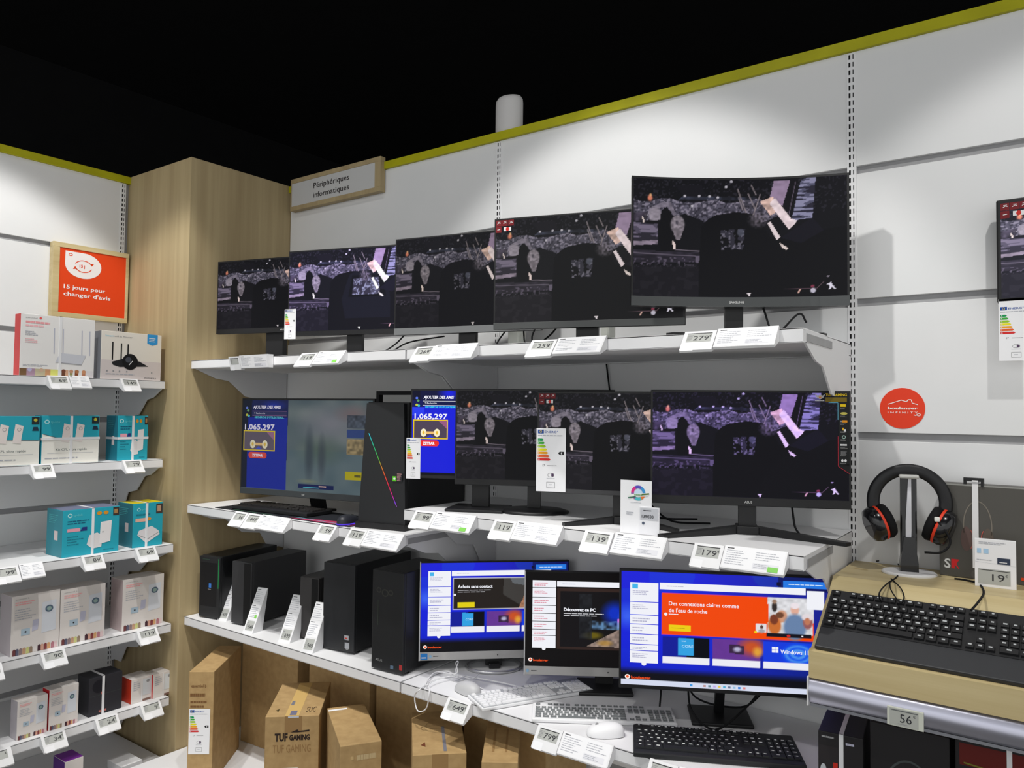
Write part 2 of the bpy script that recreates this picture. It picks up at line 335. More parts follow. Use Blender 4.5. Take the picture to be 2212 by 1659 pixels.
def paint_game(bright=1.0, tint=(1, 1, 1), lift=(0, 0, 0), scope=False, nx=256, ny=150):
    p = Paint(nx, ny, (13, 13, 17)); u, v = p.u, p.v
    n1 = vnoise(u, v, 46, 26, 3); n2 = vnoise(u, v, 120, 70, 5); n3 = vnoise(u, v, 14, 60, 9)
    p.put((n2 > 0.72)*(v < 0.3), (44, 42, 52), 0.6)
    # rubble band across the middle distance
    band = (v > 0.18+0.02*np.sin(u*30))*(v < 0.335+0.035*np.sin(u*22+1.0))*(u < 0.70)
    p.put(band*(0.55+0.45*n1), (92, 88, 104), 0.95); p.put(band*(n2 > 0.70), (150, 142, 158), 0.6); p.put(band*(n2 < 0.28), (26, 24, 32), 0.6)
    p.poly([(0.2, 0.05), (0.33, 0.04), (0.36, 0.18), (0.28, 0.2)], (18, 17, 23)); p.poly([(0.24, 0.14), (0.6, 0.15), (0.58, 0.175), (0.22, 0.17)], (40, 42, 54), 0.9, 0.5, 60, 20)
    for x, y in ((0.25, 0.14), (0.32, 0.138), (0.37, 0.14), (0.285, 0.225), (0.45, 0.06), (0.41, 0.15), (0.06, 0.31), (0.475, 0.015)): p.ell(x, y, 0.008, 0.012, (190, 185, 195), 0.9)
    p.ell(0.08, 0.165, 0.016, 0.035, (205, 120, 95), 1.0, 0.6); p.ell(0.082, 0.14, 0.008, 0.018, (225, 170, 120), 0.9, 0.6)
    p.poly([(0.09, 0.24), (0.14, 0.20), (0.18, 0.195), (0.21, 0.30), (0.195, 0.31), (0.165, 0.235), (0.12, 0.25)], (112, 105, 118), 0.9, 0.2)
    p.ell(0.105, 0.31, 0.038, 0.085, (135, 127, 138), 1.0, 0.3, 0.15); p.poly([(0.0, 0.30), (0.07, 0.28), (0.06, 0.37), (0, 0.37)], (52, 46, 58), 0.8, 0.5)
    p.poly([(0.04, 0.31), (0.055, 0.37), (0.045, 0.38)], (205, 190, 185)); p.poly([(0.06, 0.36), (0.15, 0.35), (0.14, 0.40), (0.07, 0.39)], (15, 14, 18))
    # planks on the left
    m = p.inpoly([(0, 0.375), (0.12, 0.385), (0.12, 0.56), (0, 0.57)]); p.put(m, (74, 68, 84)); p.put(m*(n3 > 0.55), (118, 108, 128), 0.8); p.put(m*(n3 < 0.36), (34, 31, 40), 0.9)
    p.poly([(0.0, 0.54), (0.12, 0.52), (0.12, 0.555), (0.0, 0.575)], (120, 108, 122), 0.9, 0.3)
    # dark figure, shield, candle, table
    p.poly([(0.135, 0.27), (0.16, 0.235), (0.185, 0.28), (0.195, 0.42), (0.20, 0.62), (0.13, 0.62), (0.125, 0.4)], (10, 10, 13))
    p.poly([(0.20, 0.33), (0.25, 0.29), (0.34, 0.35), (0.36, 0.62), (0.2, 0.62)], (14, 14, 18))
    p.ell(0.215, 0.385, 0.037, 0.085, (120, 112, 120), 1.0, 0.15, 0.25, 8); p.poly([(0.187, 0.42), (0.245, 0.42), (0.228, 0.515), (0.208, 0.515)], (112, 104, 112), 1.0, 0.25); p.ell(0.212, 0.37, 0.008, 0.02, (60, 56, 66), 0.8)
    p.poly([(0.190, 0.52), (0.203, 0.545), (0.206, 0.60), (0.193, 0.60)], (220, 200, 196)); p.seg(0.205, 0.60, 0.32, 0.61, 0.004, (110, 100, 112)); p.poly([(0, 0.61), (0.32, 0.62), (0.33, 0.7), (0, 0.72)], (40, 36, 46), 0.9, 0.3, 40, 60)
    p.seg(0.0, 0.635, 0.30, 0.65, 0.004, (96, 88, 102)); p.poly([(0.3, 0.65), (0.325, 0.65), (0.325, 0.71), (0.305, 0.71)], (92, 84, 100)); p.put((v > 0.66)*(v < 0.76)*(u < 0.32)*(n2 > 0.7), (88, 80, 96), 0.8)
    p.put((v > 0.74)*(u < 0.4), (24, 22, 28), 0.7); p.put((v > 0.72)*(n1 > 0.6), (34, 32, 38), 0.5)
    # big dark mass
    p.poly([(0.33, 0.40), (0.36, 0.34), (0.40, 0.30), (0.50, 0.275), (0.57, 0.29), (0.61, 0.34), (0.66, 0.5), (1, 0.42), (1, 1), (0.32, 1), (0.32, 0.7)], (9, 9, 12))
    if scope:
        p.poly([(0.46, 0.40), (0.48, 0.32), (0.52, 0.28), (0.74, 0.28), (0.77, 0.36), (0.79, 0.62), (0.79, 0.86), (0.45, 0.86), (0.42, 0.62)], (15, 16, 22)); p.poly([(0.5, 0.33), (0.735, 0.33), (0.76, 0.6), (0.47, 0.6)], (8, 9, 12))
        m = p.inpoly([(0.51, 0.37), (0.70, 0.36), (0.715, 0.57), (0.50, 0.57)]); p.put(m, (62, 62, 72)); p.put(m*(n2 > 0.6), (130, 135, 150), 0.8); p.put(m*(n1 < 0.4), (34, 32, 40), 0.9)
    else:
        m = p.inpoly([(0.42, 0.43), (0.54, 0.42), (0.53, 0.6), (0.43, 0.6)]); p.put(m*(n1 > 0.42), (52, 50, 62), 0.8); p.put(m*(n2 > 0.72), (120, 116, 130), 0.7); p.ell(0.52, 0.45, 0.02, 0.035, (80, 82, 96), 0.8)
    # sticks and debris
    p.ell(0.60, 0.34, 0.055, 0.085, (78, 72, 80), 0.8, 0.6, 0.8, 12)
    for a in ((0.505, 0.08, 0.545, 0.28), (0.51, 0.15, 0.53, 0.26), (0.555, 0.12, 0.59, 0.26), (0.57, 0.05, 0.592, 0.13), (0.612, 0.13, 0.58, 0.3)): p.seg(*a, 0.0045, (135, 124, 128), 0.9)
    # post, beam, shutters, pale planks
    p.poly([(0.675, 0.02), (0.75, 0.02), (0.715, 0.23), (0.655, 0.17)], (140, 120, 146), 1, 0.08); p.poly([(0.755, 0.0), (0.79, 0.0), (0.755, 0.34), (0.72, 0.22)], (13, 11, 16)); p.seg(0.775, 0.03, 0.745, 0.3, 0.003, (90, 80, 96))
    m = p.inpoly([(0.80, 0.01), (0.865, 0.0), (0.85, 0.34), (0.755, 0.36)]); p.put(m, (78, 78, 100)); p.put(m*(n3 > 0.5), (150, 148, 178), 0.75); p.put(m*(n3 < 0.34), (30, 28, 40), 0.85)
    p.poly([(0.61, 0.19), (0.67, 0.15), (0.70, 0.27), (0.66, 0.31)], (190, 160, 150), 1, 0.3); p.poly([(0.655, 0.21), (0.68, 0.16), (0.772, 0.385), (0.745, 0.435)], (222, 204, 208), 1, 0.1); p.put(p.inpoly([(0.772, 0.385), (0.755, 0.34), (0.78, 0.36)]), (225, 210, 215))
    p.poly([(0.645, 0.37), (0.66, 0.365), (0.705, 0.495), (0.688, 0.52)], (220, 205, 208)); p.poly([(0.70, 0.54), (0.74, 0.59), (0.735, 0.605), (0.715, 0.59)], (215, 200, 195)); p.poly([(0.705, 0.5), (0.85, 0.34), (0.9, 0.45), (0.8, 0.55)], (18, 17, 26), 0.9)
    # small markers
    p.poly([(0.55, 0.965), (0.567, 0.965), (0.565, 0.985), (0.559, 0.99)], (215, 205, 210)); p.seg(0.72, 0.93, 0.87, 0.935, 0.0025, (80, 60, 70)); p.seg(0.87, 0.93, 0.90, 0.875, 0.0025, (90, 74, 80))
    p.poly([(0.782, 0.965), (0.792, 0.935), (0.798, 0.94), (0.79, 0.97)], (200, 160, 150)); p.ell(0.852, 0.95, 0.014, 0.022, (185, 180, 195)); p.ell(0.85, 0.915, 0.01, 0.014, (120, 50, 70)); p.poly([(0.912, 0.9), (0.93, 0.885), (0.938, 0.91), (0.952, 0.945), (0.944, 0.945), (0.934, 0.925), (0.928, 0.945), (0.921, 0.94), (0.926, 0.915)], (215, 210, 225)); p.ell(0.918, 0.835, 0.008, 0.006, (160, 150, 165))
    p.c = np.clip(p.c*bright*np.array(tint)+np.array(lift), 0, 255)
    return p
def grid_screen(name, w, h, paint, parent, loc, mat='screen_light', bend=0.0):
    nx, ny = paint.nx, paint.ny; x = (paint.u-0.5)*w; z = (1-paint.v)*h
    y = np.zeros_like(x) if not bend else -(bend-np.sqrt(bend**2-x**2))*-1*-1
    co = np.stack([x, y, z], -1).reshape(-1, 3); me = bpy.data.meshes.new(name)
    i = np.arange(ny)[:, None]*(nx+1)+np.arange(nx)[None]; fs = np.stack([i+nx+1, i+nx+2, i+1, i], -1).reshape(-1, 4)
    me.vertices.add(len(co)); me.vertices.foreach_set('co', co.ravel()); me.loops.add(fs.size); me.loops.foreach_set('vertex_index', fs.ravel())
    me.polygons.add(len(fs)); me.polygons.foreach_set('loop_start', np.arange(0, fs.size, 4)); me.polygons.foreach_set('loop_total', np.full(len(fs), 4))
    me.update(calc_edges=True); c = paint.c/255.0; c = np.where(c <= 0.04045, c/12.92, ((c+0.055)/1.055)**2.4)
    c = np.concatenate([c, np.ones(c.shape[:2]+(1,))], -1).reshape(-1, 4); at = me.color_attributes.new('Col', 'FLOAT_COLOR', 'POINT'); at.data.foreach_set('color', c.ravel().astype(np.float32))
    me.materials.append(MATS[mat]); o = bpy.data.objects.new(name, me); COL.objects.link(o); o.parent = parent; o.location = loc; return o
# ------------------------------------------------------------------ monitors
def fit_monitor(name, label, cat, x, y, z, yaw, w, h, zs, bezel=0.008, chin=0.02, base='round', logo=None, shell=BLACK, chincol=None, back_t=0.03, neck=(0.035, 0.02), group=None, base_s=1.0, bend=0.0, logo_x=0.0, base_y=0.0):
    """panel centre (x, y, z), turned by yaw degrees about the vertical, standing on a shelf at height zs"""
    t = thing(name, label, cat, (x, y, zs), math.radians(yaw), group); zb = z-h/2-zs; t['zb'] = zb
    mb = MB()
    if bend:
        N = 24; R = bend
        def yy(xx): return (R-math.sqrt(R*R-xx*xx))
        xs = [-w/2+w*i/N for i in range(N+1)]
        fr = [(a, -yy(a)+yy(w/2)) for a in xs]
        fr = [(a, -(yy(w/2)-yy(a))+0.0) for a in xs]; fr = [(a, yy(w/2)-yy(a)) for a in xs]
        out = fr+[(a, b+0.022+0.03*(1-(2*a/w)**2)) for a, b in fr[::-1]]
        mb.prism(out, zb, zb+h, 'z', shell, 'dark_plastic')
        if chincol: mb.prism([(a, b-0.002) for a, b in fr]+[(a, b+0.001) for a, b in fr[::-1]], zb, zb+chin, 'z', chincol, 'gloss_plastic')
    else:
        mb.box(-w/2, 0, zb, w/2, 0.018, zb+h, shell, 'dark_plastic', 0.002)
        mb.box(-w*0.40, 0.016, zb+h*0.06, w*0.40, 0.016+back_t, zb+h*0.90, shell, 'dark_plastic', 0.012)
        if chincol: mb.box(-w/2+0.0008, -0.0012, zb+0.001, w/2-0.0008, 0.002, zb+chin, chincol, 'painted_plastic', 0.0006)
    if logo:
        F = Fr((0, -0.0016+(yy(w/2) if bend else 0), zb), (1, 0, 0), (0, 0, 1)); mb.text(F, logo, logo_x, chin*0.36, min(chin*0.34, 0.0065), rgb(190, 190, 190), 2, 'print', 'c', 0.02)
    mb.build('housing', t)
    nw, nd = neck; sag = yy(w/2) if bend else 0
    mb = MB(); q = 0.024+sag*1.2; mb.prism([(q+base_y, 0.006), (q+base_y+nd, 0.006), (q+nd, zb+h*0.42), (q, zb+h*0.42)], -nw, nw, 'x', shell, 'dark_plastic'); mb.build('neck', t)
    mb = MB(); s = base_s
    if base == 'round': mb.lathe((0, 0.03, 0), [(0.118*s, 0), (0.12*s, 0.006), (0.10*s, 0.012), (0.03*s, 0.016)], shell, 'dark_plastic', 40, None, 1, 0.8)
    elif base == 'square': mb.box(-0.10*s, -0.07*s, 0, 0.10*s, 0.09*s, 0.011, shell, 'dark_plastic', 0.004)
    elif base == 'vee':
        for sg in (-1, 1):
            mb.add([(sg*0.02, 0.05, 0), (sg*0.02, 0.02, 0), (sg*0.20*s, -0.105*s, 0), (sg*0.215*s, -0.085*s, 0), (sg*0.02, 0.06, 0.022), (sg*0.02, 0.02, 0.022), (sg*0.20*s, -0.105*s, 0.009), (sg*0.215*s, -0.085*s, 0.009)],
                   [(0, 1, 2, 3), (7, 6, 5, 4), (0, 4, 5, 1), (1, 5, 6, 2), (2, 6, 7, 3), (3, 7, 4, 0)], shell, 'dark_plastic')
        mb.box(-0.03, 0.01, 0, 0.03, 0.075, 0.024, shell, 'dark_plastic', 0.003)
    elif base == 'loop':
        mb.tube(catmull([(0.11*math.cos(a)*s, 0.02-0.085*math.sin(a)*s, 0.006) for a in [PI*k/8 for k in range(17)]], 3), 0.006, rgb(200, 200, 202), 'brushed_metal'); mb.box(-0.02, 0.0, 0, 0.02, 0.06, 0.02, shell, 'gloss_plastic', 0.004)
    mb.v = [(a, b+base_y, c) for a, b, c in mb.v]; mb.build('stand_base', t)
    return t, zb
def add_screen(t, zb, w, h, bezel, chin, paint, mat='screen_light', bend=0.0):
    sw, sh = w-2*bezel, h-bezel-chin
    off = (bend-math.sqrt(bend*bend-(w/2)**2)) if bend else 0
    return grid_screen('screen', sw, sh, paint, t, (0, off-0.0006, zb+chin), mat, bend), sw, sh
def icon_sticker(t, zb, w, h, bz, s=1.0):
    mb = MB(); F = Fr((-w/2+bz, -0.0012, zb+h-bz), (1, 0, 0), (0, 0, 1)); k = 0.021*s
    for i in range(3): mb.rect(F, i*k, -k*0.95, i*k+k*0.93, -0.001, rgb(120, 22, 30), 2); mb.line(F, [(i*k+k*.25, -k*.6), (i*k+k*.5, -k*.42), (i*k+k*.75, -k*.5)], k*0.08, WHITE, 3); mb.line(F, [(i*k+k*.3, -k*.3), (i*k+k*.7, -k*.3)], k*0.06, WHITE, 3)
    mb.rect(F, 0, -k*1.95, k*0.93, -k*1.02, rgb(120, 22, 30), 2); mb.line(F, [(k*.25, -k*1.5), (k*.7, -k*1.45)], k*0.09, WHITE, 3)
    mb.rect(F, k*1.3, -k*1.75, k*1.75, -k*1.15, WHITE, 3); mb.disc(F, k*1.9, -k*1.45, k*.26, k*.3, RED, 4); mb.rect(F, k*2.1, -k*1.75, k*2.5, -k*1.15, WHITE, 3)
    return mb.build('icon_sticker', t)
PG = {}
def mon_game(label, x, y, z, yaw, w, h, zs, bz=0.006, chin=0.02, look=None, group='monitors showing the same dark war scene', **kw):
    t, zb = fit_monitor('computer_monitor', label, 'monitor', x, y, z+CZ, yaw, w, h, zs, bz, chin, group=group, **kw)
    add_screen(t, zb, w, h, bz, chin, paint_game(**(look or {})), bend=kw.get('bend', 0.0)); return t, zb
# top shelf, from the column to the right end
mon_game('far left monitor on the top shelf, in front of the wood column', -2.815, -0.350, 0.504, 15.2, 0.61, 0.333, ZA, look=dict(bright=0.95), base='square', logo='ASUS', logo_x=0.06, neck=(0.045, 0.03), chin=0.022)
t2, zb2 = mon_game('bright monitor with an energy label on its lower left corner, top shelf', -2.319, -0.329, 0.483, 17.2, 0.61, 0.357, ZA, look=dict(bright=1.25, tint=(1.0, 0.97, 1.08), lift=(5, 5, 9), scope=True), base='square')
mon_game('thin black monitor above the 269 tag on the top shelf', -1.769, -0.278, 0.474, 11.6, 0.61, 0.372, ZA, look=dict(bright=0.9, tint=(1, 1, 0.97)), base='square', chincol=rgb(105, 107, 108), chin=0.026)
t4, zb4 = mon_game('black monitor on the top shelf with small red icons in its upper left corner', -1.188, -0.393, 0.445, 16.3, 0.61, 0.362, ZA, look=dict(bright=0.92, lift=(9, 9, 7)), base='square', chincol=rgb(70, 72, 72), chin=0.022)
icon_sticker(t4, zb4, 0.61, 0.362, 0.006)
mon_game('large curved black monitor at the right end of the top shelf above the 279 tag', -0.736, -0.300, 0.500, 31.3, 0.61, 0.378, ZA, look=dict(bright=1.0), base='vee', chin=0.028, chincol=rgb(52, 55, 56), logo='SAMSUNG', bend=1.3, neck=(0.026, 0.02))
# middle shelf
mon_game('black monitor on a round base, half covered by the screen with the large energy label', -1.430, -0.315, -0.086, 26.8, 0.54, 0.325, ZB2, look=dict(bright=0.9, lift=(5, 5, 4)), base='round', neck=(0.022, 0.02), back_t=0.008)
t9, zb9 = mon_game('monitor with a large white energy label on its left side, middle shelf', -1.070, -0.360, -0.092, 19.1, 0.54, 0.315, ZB2, look=dict(bright=0.95, lift=(5, 5, 4)), base='vee', base_s=0.8, chincol=rgb(60, 60, 62), chin=0.014)
icon_sticker(t9, zb9, 0.54, 0.315, 0.006, 0.85)
t10, zb10 = mon_game('monitor with a yellow and red sticker strip down its right edge, above the 179 tag', -0.710, -0.300, -0.094, 24.1, 0.54, 0.325, ZB2, look=dict(bright=1.05, tint=(1.0, 0.92, 1.22)), base='vee', base_s=1.15, logo='ASUS', chin=0.024, neck=(0.024, 0.02))
mb = MB(); F = Fr((0.54/2-0.078, -0.0012, zb10+0.325-0.005), (1, 0, 0), (0, 0, 1))
mb.rect(F, 0.033, -0.026, 0.070, -0.002, rgb(16, 24, 24), 2); mb.rect(F, 0.045, -0.20, 0.073, -0.026, rgb(14, 18, 20), 2); mb.poly(F, [(0.0445, -0.196), (0.073, -0.196), (0.073, -0.222), (0.0445, -0.205)], rgb(14, 16, 18), 2)
mb.text(F, 'TUF GAMING', 0.012, -0.010, 0.0075, rgb(235, 200, 0), 3, width=0.055, bold=0.02); mb.rect(F, 0.012, -0.026, 0.067, -0.0135, rgb(120, 100, 10), 3)
mb.poly(F, [(-0.016, -0.004), (-0.008, -0.009), (-0.002, -0.006), (0.004, -0.009), (0.012, -0.004), (0.006, -0.015), (-0.002, -0.019), (-0.01, -0.015)], rgb(190, 190, 190), 3); mb.poly(F, [(-0.006, -0.012), (0.002, -0.012), (-0.002, -0.018)], rgb(230, 130, 40), 4); mb.greek(F, -0.015, -0.021, 0.026, 0.004, 1, WHITE, 3)
mb.line(F, [(0.02, -0.028), (0.044, -0.028), (0.044, -0.075)], 0.0012, rgb(110, 190, 220), 3); mb.line(F, [(0.044, -0.12), (0.044, -0.202), (0.073, -0.222)], 0.0012, rgb(190, 40, 60), 3)
yy = -0.032
for k, c in enumerate(('y', 'e', 'o', 'l', 'r', 'w', 't', 'g')):
    if c == 'y': mb.rect(F, 0.05, yy-0.007, 0.064, yy, rgb(235, 200, 0), 3)
    elif c == 'e': mb.disc(F, 0.059, yy-0.004, 0.009, 0.0035, rgb(200, 190, 90), 3)
    elif c == 'o': mb.rect(F, 0.055, yy-0.007, 0.068, yy-0.001, rgb(230, 150, 20), 3); mb.rect(F, 0.05, yy-0.006, 0.055, yy-0.002, GREY, 3)
    elif c == 'l': mb.rect(F, 0.055, yy-0.007, 0.059, yy, rgb(230, 180, 20), 3); mb.rect(F, 0.059, yy-0.01, 0.064, yy-0.004, WHITE, 3)
    elif c == 'r': mb.ring(F, 0.059, yy-0.004, 0.003, 0.003, 0.002, rgb(160, 190, 180), 3)
    elif c == 'w': mb.greek(F, 0.05, yy-0.001, 0.018, 0.006, 1, WHITE, 3, fill=.8)
    elif c == 't': mb.greek(F, 0.051, yy, 0.017, 0.01, 4, GREY, 3, seed=k)
    else: mb.disc(F, 0.055, yy-0.004, 0.003, 0.004, WHITE, 3); mb.disc(F, 0.063, yy-0.004, 0.003, 0.004, WHITE, 3)
    mb.greek(F, 0.05, yy-0.010, 0.018, 0.004, 2, rgb(150, 150, 150), 3, seed=k+3); yy -= 0.0215
mb.build('feature_sticker', t10)
# ------------------------------------------------------------------ energy labels
def energy_label(F, mb, w, h, small=False):
    mb.rect(F, 0, 0, w, h, PAPER, 1); mb.rect(F, w*.05, h*.915, w*.25, h*.975, rgb(20, 75, 160), 2); mb.ring(F, w*.15, h*.945, w*.03, w*.03, w*.012, YEL, 3, n=12)
    mb.text(F, 'ENERG', w*.28, h*.925, h*.036, rgb(20, 75, 160), 2, width=w*.40, bold=0.01); mb.line(F, [(w*.70, h*.955), (w*.73, h*.955)], h*.008, BLUE, 2)
    mb.greek(F, w*.05, h*.90, w*.9, h*.03, 1, LINE, 2)
    cs = [(0, 150, 80), (60, 170, 60), (150, 200, 30), (235, 225, 20), (240, 165, 30), (230, 95, 35), (215, 40, 40)]
    for i, c in enumerate(cs):
        y1 = h*(.835-i*.052); y0 = y1-h*.038; x1 = w*(.20+i*.04); mb.poly(F, [(w*.05, y0), (x1, y0), (x1+w*.05, (y0+y1)/2), (x1, y1), (w*.05, y1)], rgb(*c), 2)
        mb.text(F, 'ABCDEFG'[i], w*.07, y0+h*.008, h*.022, WHITE, 3, bold=0.03)
    yk = h*(.835-4*.052)-h*.019; mb.poly(F, [(w*.74, yk), (w*.80, yk-h*.026), (w*.94, yk-h*.026), (w*.94, yk+h*.026), (w*.80, yk+h*.026)], BLACK, 2); mb.text(F, 'E', w*.84, yk-h*.014, h*.03, WHITE, 3, bold=0.03)
    mb.text(F, '17', w*.22, h*.395, h*.032, INK, 2); mb.greek(F, w*.38, h*.42, w*.35, h*.02, 1, GREY, 2)
    mb.ring(F, w*.5, h*.26, w*.10, h*.028, w*.012, GREY, 2, n=16); mb.rect(F, w*.52, h*.24, w*.60, h*.285, rgb(80, 60, 90), 3); mb.greek(F, w*.36, h*.215, w*.3, h*.015, 1, LINE, 2)
    mb.line(F, [(w*.36, h*.06), (w*.64, h*.06), (w*.64, h*.15), (w*.36, h*.15), (w*.36, h*.06)], w*.012, GREY, 2); mb.greek(F, w*.44, h*.12, w*.12, h*.02, 1, LINE, 3)
def label_on(t, x, z, w, h, y=-0.004, name='energy_label', tilt=0.0):
    mb = MB(); mb.box(x, y+0.0004, z, x+w, y+0.0014, z+h, PAPER, 'print'); energy_label(Fr((x, y, z), (1, 0, 0), (0, 0, 1)), mb, w, h); return mb.build(name, t)
label_on(t2, -0.305-0.012, zb2-0.012, 0.055, 0.125); label_on(t9, -0.27-0.001, zb9+0.004, 0.094, 0.196)
# ------------------------------------------------------------------ the two gaming screens with the blue menu
def paint_menu(hazy):  # hazy: a reflection on the glass, painted in as washed-out colours
    p = Paint(256, 150, (12, 14, 24)); u, v = p.u, p.v; n = vnoise(u, v, 10, 7, 21); n2 = vnoise(u, v, 40, 26, 22)
    if hazy:
        p.c[:] = np.stack([66+30*n, 78+26*n, 84+20*n], -1); p.put((v > 0.55)*1.0, (70, 88, 96), 0.5); p.ell(0.7, 0.25, 0.3, 0.25, (112, 110, 118), 0.7, 0.9); p.ell(0.62, 0.55, 0.22, 0.2, (70, 84, 74), 0.7, 0.9); p.ell(0.86, 0.14, 0.16, 0.12, (100, 86, 88), 0.8, 0.9)
        p.ell(0.54, 0.6, 0.045, 0.36, (50, 58, 66), 0.75, 0.7); p.ell(0.635, 0.62, 0.04, 0.30, (54, 60, 68), 0.7, 0.7); p.ell(0.53, 0.885, 0.10, 0.03, (104, 110, 92), 0.8, 0.8)
        p.poly([(0.82, 0.16), (0.97, 0.16), (0.97, 0.3), (0.82, 0.3)], (56, 62, 72), 0.9, 0.3); p.poly([(0.82, 0.31), (0.97, 0.31), (0.97, 0.4), (0.82, 0.4)], (40, 56, 104), 0.9); p.poly([(0.82, 0.41), (0.97, 0.41), (0.97, 0.58), (0.82, 0.58)], (122, 104, 72), 0.8, 0.3)
        p.poly([(0.81, 0.76), (0.99, 0.76), (0.99, 0.845), (0.81, 0.845)], (150, 140, 30)); p.poly([(0.46, 0.915), (0.73, 0.915), (0.73, 0.965), (0.46, 0.965)], (24, 32, 70))
        blue = (28, 40, 128); p.poly([(0.0, 0), (0.37, 0), (0.36, 1), (0, 1)], (28, 34, 70)); p.poly([(0.045, 0.2), (0.365, 0.2), (0.36, 1), (0.035, 1)], blue); p.ell(0.25, 0.06, 0.12, 0.07, (34, 48, 140), 0.8, 0.9); p.poly([(0.0, 0), (0.075, 0), (0.07, 0.2), (0.045, 0.2), (0.04, 1), (0, 1)], (26, 30, 42))
    else:
        p.poly([(0.0, 0), (1, 0), (1, 1), (0, 1)], (22, 30, 215)); p.poly([(0.0, 0), (0.40, 0), (0.40, 0.13), (0, 0.13)], (14, 18, 60)); p.ell(0.28, 0.03, 0.1, 0.1, (24, 34, 235), 0.9, 0.8); p.poly([(0, 0), (0.06, 0), (0.06, 0.2), (0, 0.2)], (12, 14, 40)); p.put((v > 0.97)*1.0, (10, 12, 20)); p.poly([(0, 0.17), (0.09, 0.17), (0.09, 0.3), (0, 0.3)], (40, 60, 240)); p.poly([(0, 0.12), (0.09, 0.12), (0.09, 0.2), (0, 0.2)], (16, 22, 90))
    return p
def menu_overlay(t, zb, w, h, bz, chin, hazy):
    mb = MB(); sw, sh = w-2*bz, h-bz-chin; F = Fr((-sw/2, -0.0014, zb+chin), (sw, 0, 0), (0, 0, sh)); F.n = Vector((0, -1, 0)); k = 'screen_light'
    W_ = rgb(190, 186, 200) if hazy else rgb(245, 245, 255); a = 0.55 if hazy else 1.0
    def cc(r, g, b): return rgb(r*(0.62 if hazy else 1)+(34 if hazy else 0), g*(0.62 if hazy else 1)+(34 if hazy else 0), b*(0.62 if hazy else 1)+(34 if hazy else 0))  # greys the menu colours with the same painted reflection haze
    asp = sh/sw
    def T(s, x, v, hh, c, width, bold=0.02, shear=0.0):
        vv, f, wd = text_mesh(s, bold); kx = width/wd; ky = hh/0.72; mb.add([F.p(x+px*kx+py*kx*shear, (1-v)+py*ky, 3) for px, py in vv], f, c, k)
    T('AJOUTER DES AMIS', 0.085, 0.095, 0.034, W_, 0.225, 0.04, 0.2)
    mb.rect(F, 0.08, 1-0.175, 0.36, 1-0.125, cc(16, 20, 70), 2, k)
    for s in (((0.08, 1-0.175), (0.36, 1-0.175)), ((0.08, 1-0.125), (0.36, 1-0.125))): mb.line(F, s, 0.004, W_ if not hazy else rgb(130, 90, 130), 3, k)
    T('T Recherche', 0.095, 0.158, 0.018, W_, 0.09, 0.0); T("RECHERCHE D'UTILISATEURS...", 0.10, 0.205, 0.022, cc(70, 220, 235), 0.24, 0.03, 0.1)
    T('1,065,297', 0.02, 0.335, 0.062, W_, 0.245, 0.02)
    mb.rect(F, 0.01, 1-0.575, 0.27, 1-0.345, cc(235, 200, 20), 2, k); mb.rect(F, 0.018, 1-0.562, 0.262, 1-0.358, cc(78, 66, 84), 3, k); mb.poly(F, [(0.2, 1-0.358), (0.262, 1-0.358), (0.262, 1-0.45)], cc(150, 90, 130), 4, k)
    for x in (0.09, 0.19): mb.disc(F, x, 1-0.50, 0.022, 0.048, cc(250, 240, 200), 5, k); mb.disc(F, x, 1-0.50, 0.009, 0.022, cc(235, 190, 60), 6, k)
    mb.rect(F, 0.10, 1-0.515, 0.18, 1-0.485, cc(240, 190, 110), 5, k); mb.poly(F, [(0.11, 1-0.56), (0.17, 1-0.56), (0.14, 1-0.52)], cc(40, 60, 200), 5, k)
    mb.rect(F, 0.075, 1-0.66, 0.185, 1-0.59, cc(235, 50, 40), 2, k); mb.disc(F, 0.075, 1-0.625, 0.02, 0.035, cc(235, 50, 40), 2, k); mb.disc(F, 0.185, 1-0.625, 0.02, 0.035, cc(235, 50, 40), 2, k); T('ZETFAR', 0.085, 0.642, 0.032, W_, 0.09, 0.04)
    for x, v_, c in ((0.035, 0.09, (90, 120, 235)), (0.045, 0.12, (90, 160, 90)), (0.035, 0.17, (200, 200, 40)), (0.05, 0.18, (60, 190, 200))): mb.disc(F, x, 1-v_, 0.010, 0.014, cc(*c), 3, k)
    if hazy:
        mb.greek(F, 0.88, 1-0.785, 0.05, 0.03, 1, rgb(60, 60, 40), 3, k, fill=.8); mb.greek(F, 0.62, 1-0.925, 0.06, 0.016, 1, cc(255, 200, 180), 3, k, fill=.8); mb.rect(F, 0.5, 1-0.955, 0.62, 1-0.948, cc(70, 210, 230), 3, k)
    mb.build('screen_menu', t)
t6, zb6 = fit_monitor('computer_monitor', 'large monitor with painted reflection haze over a dark blue menu, left of the gaming tower', 'monitor', -2.54, -0.375, -0.16+CZ, 10.5, 0.70, 0.412, ZB1, 0.008, 0.026, 'square', 'TUF', chincol=rgb(56, 60, 62), base_s=0.7, base_y=0.07)
add_screen(t6, zb6, 0.70, 0.412, 0.008, 0.026, paint_menu(True)); menu_overlay(t6, zb6, 0.70, 0.412, 0.008, 0.026, True)
t7, zb7 = fit_monitor('computer_monitor', 'monitor with a bright blue menu, just right of the gaming tower', 'monitor', -1.617, -0.372, -0.079+CZ, 23.7, 0.50, 0.312, ZB2, 0.006, 0.012, 'square', None, neck=(0.03, 0.02), back_t=0.01)
add_screen(t7, zb7, 0.50, 0.312, 0.006, 0.012, paint_menu(False)); menu_overlay(t7, zb7, 0.50, 0.312, 0.006, 0.012, False); label_on(t7, -0.25-0.012, zb7-0.002, 0.052, 0.142)
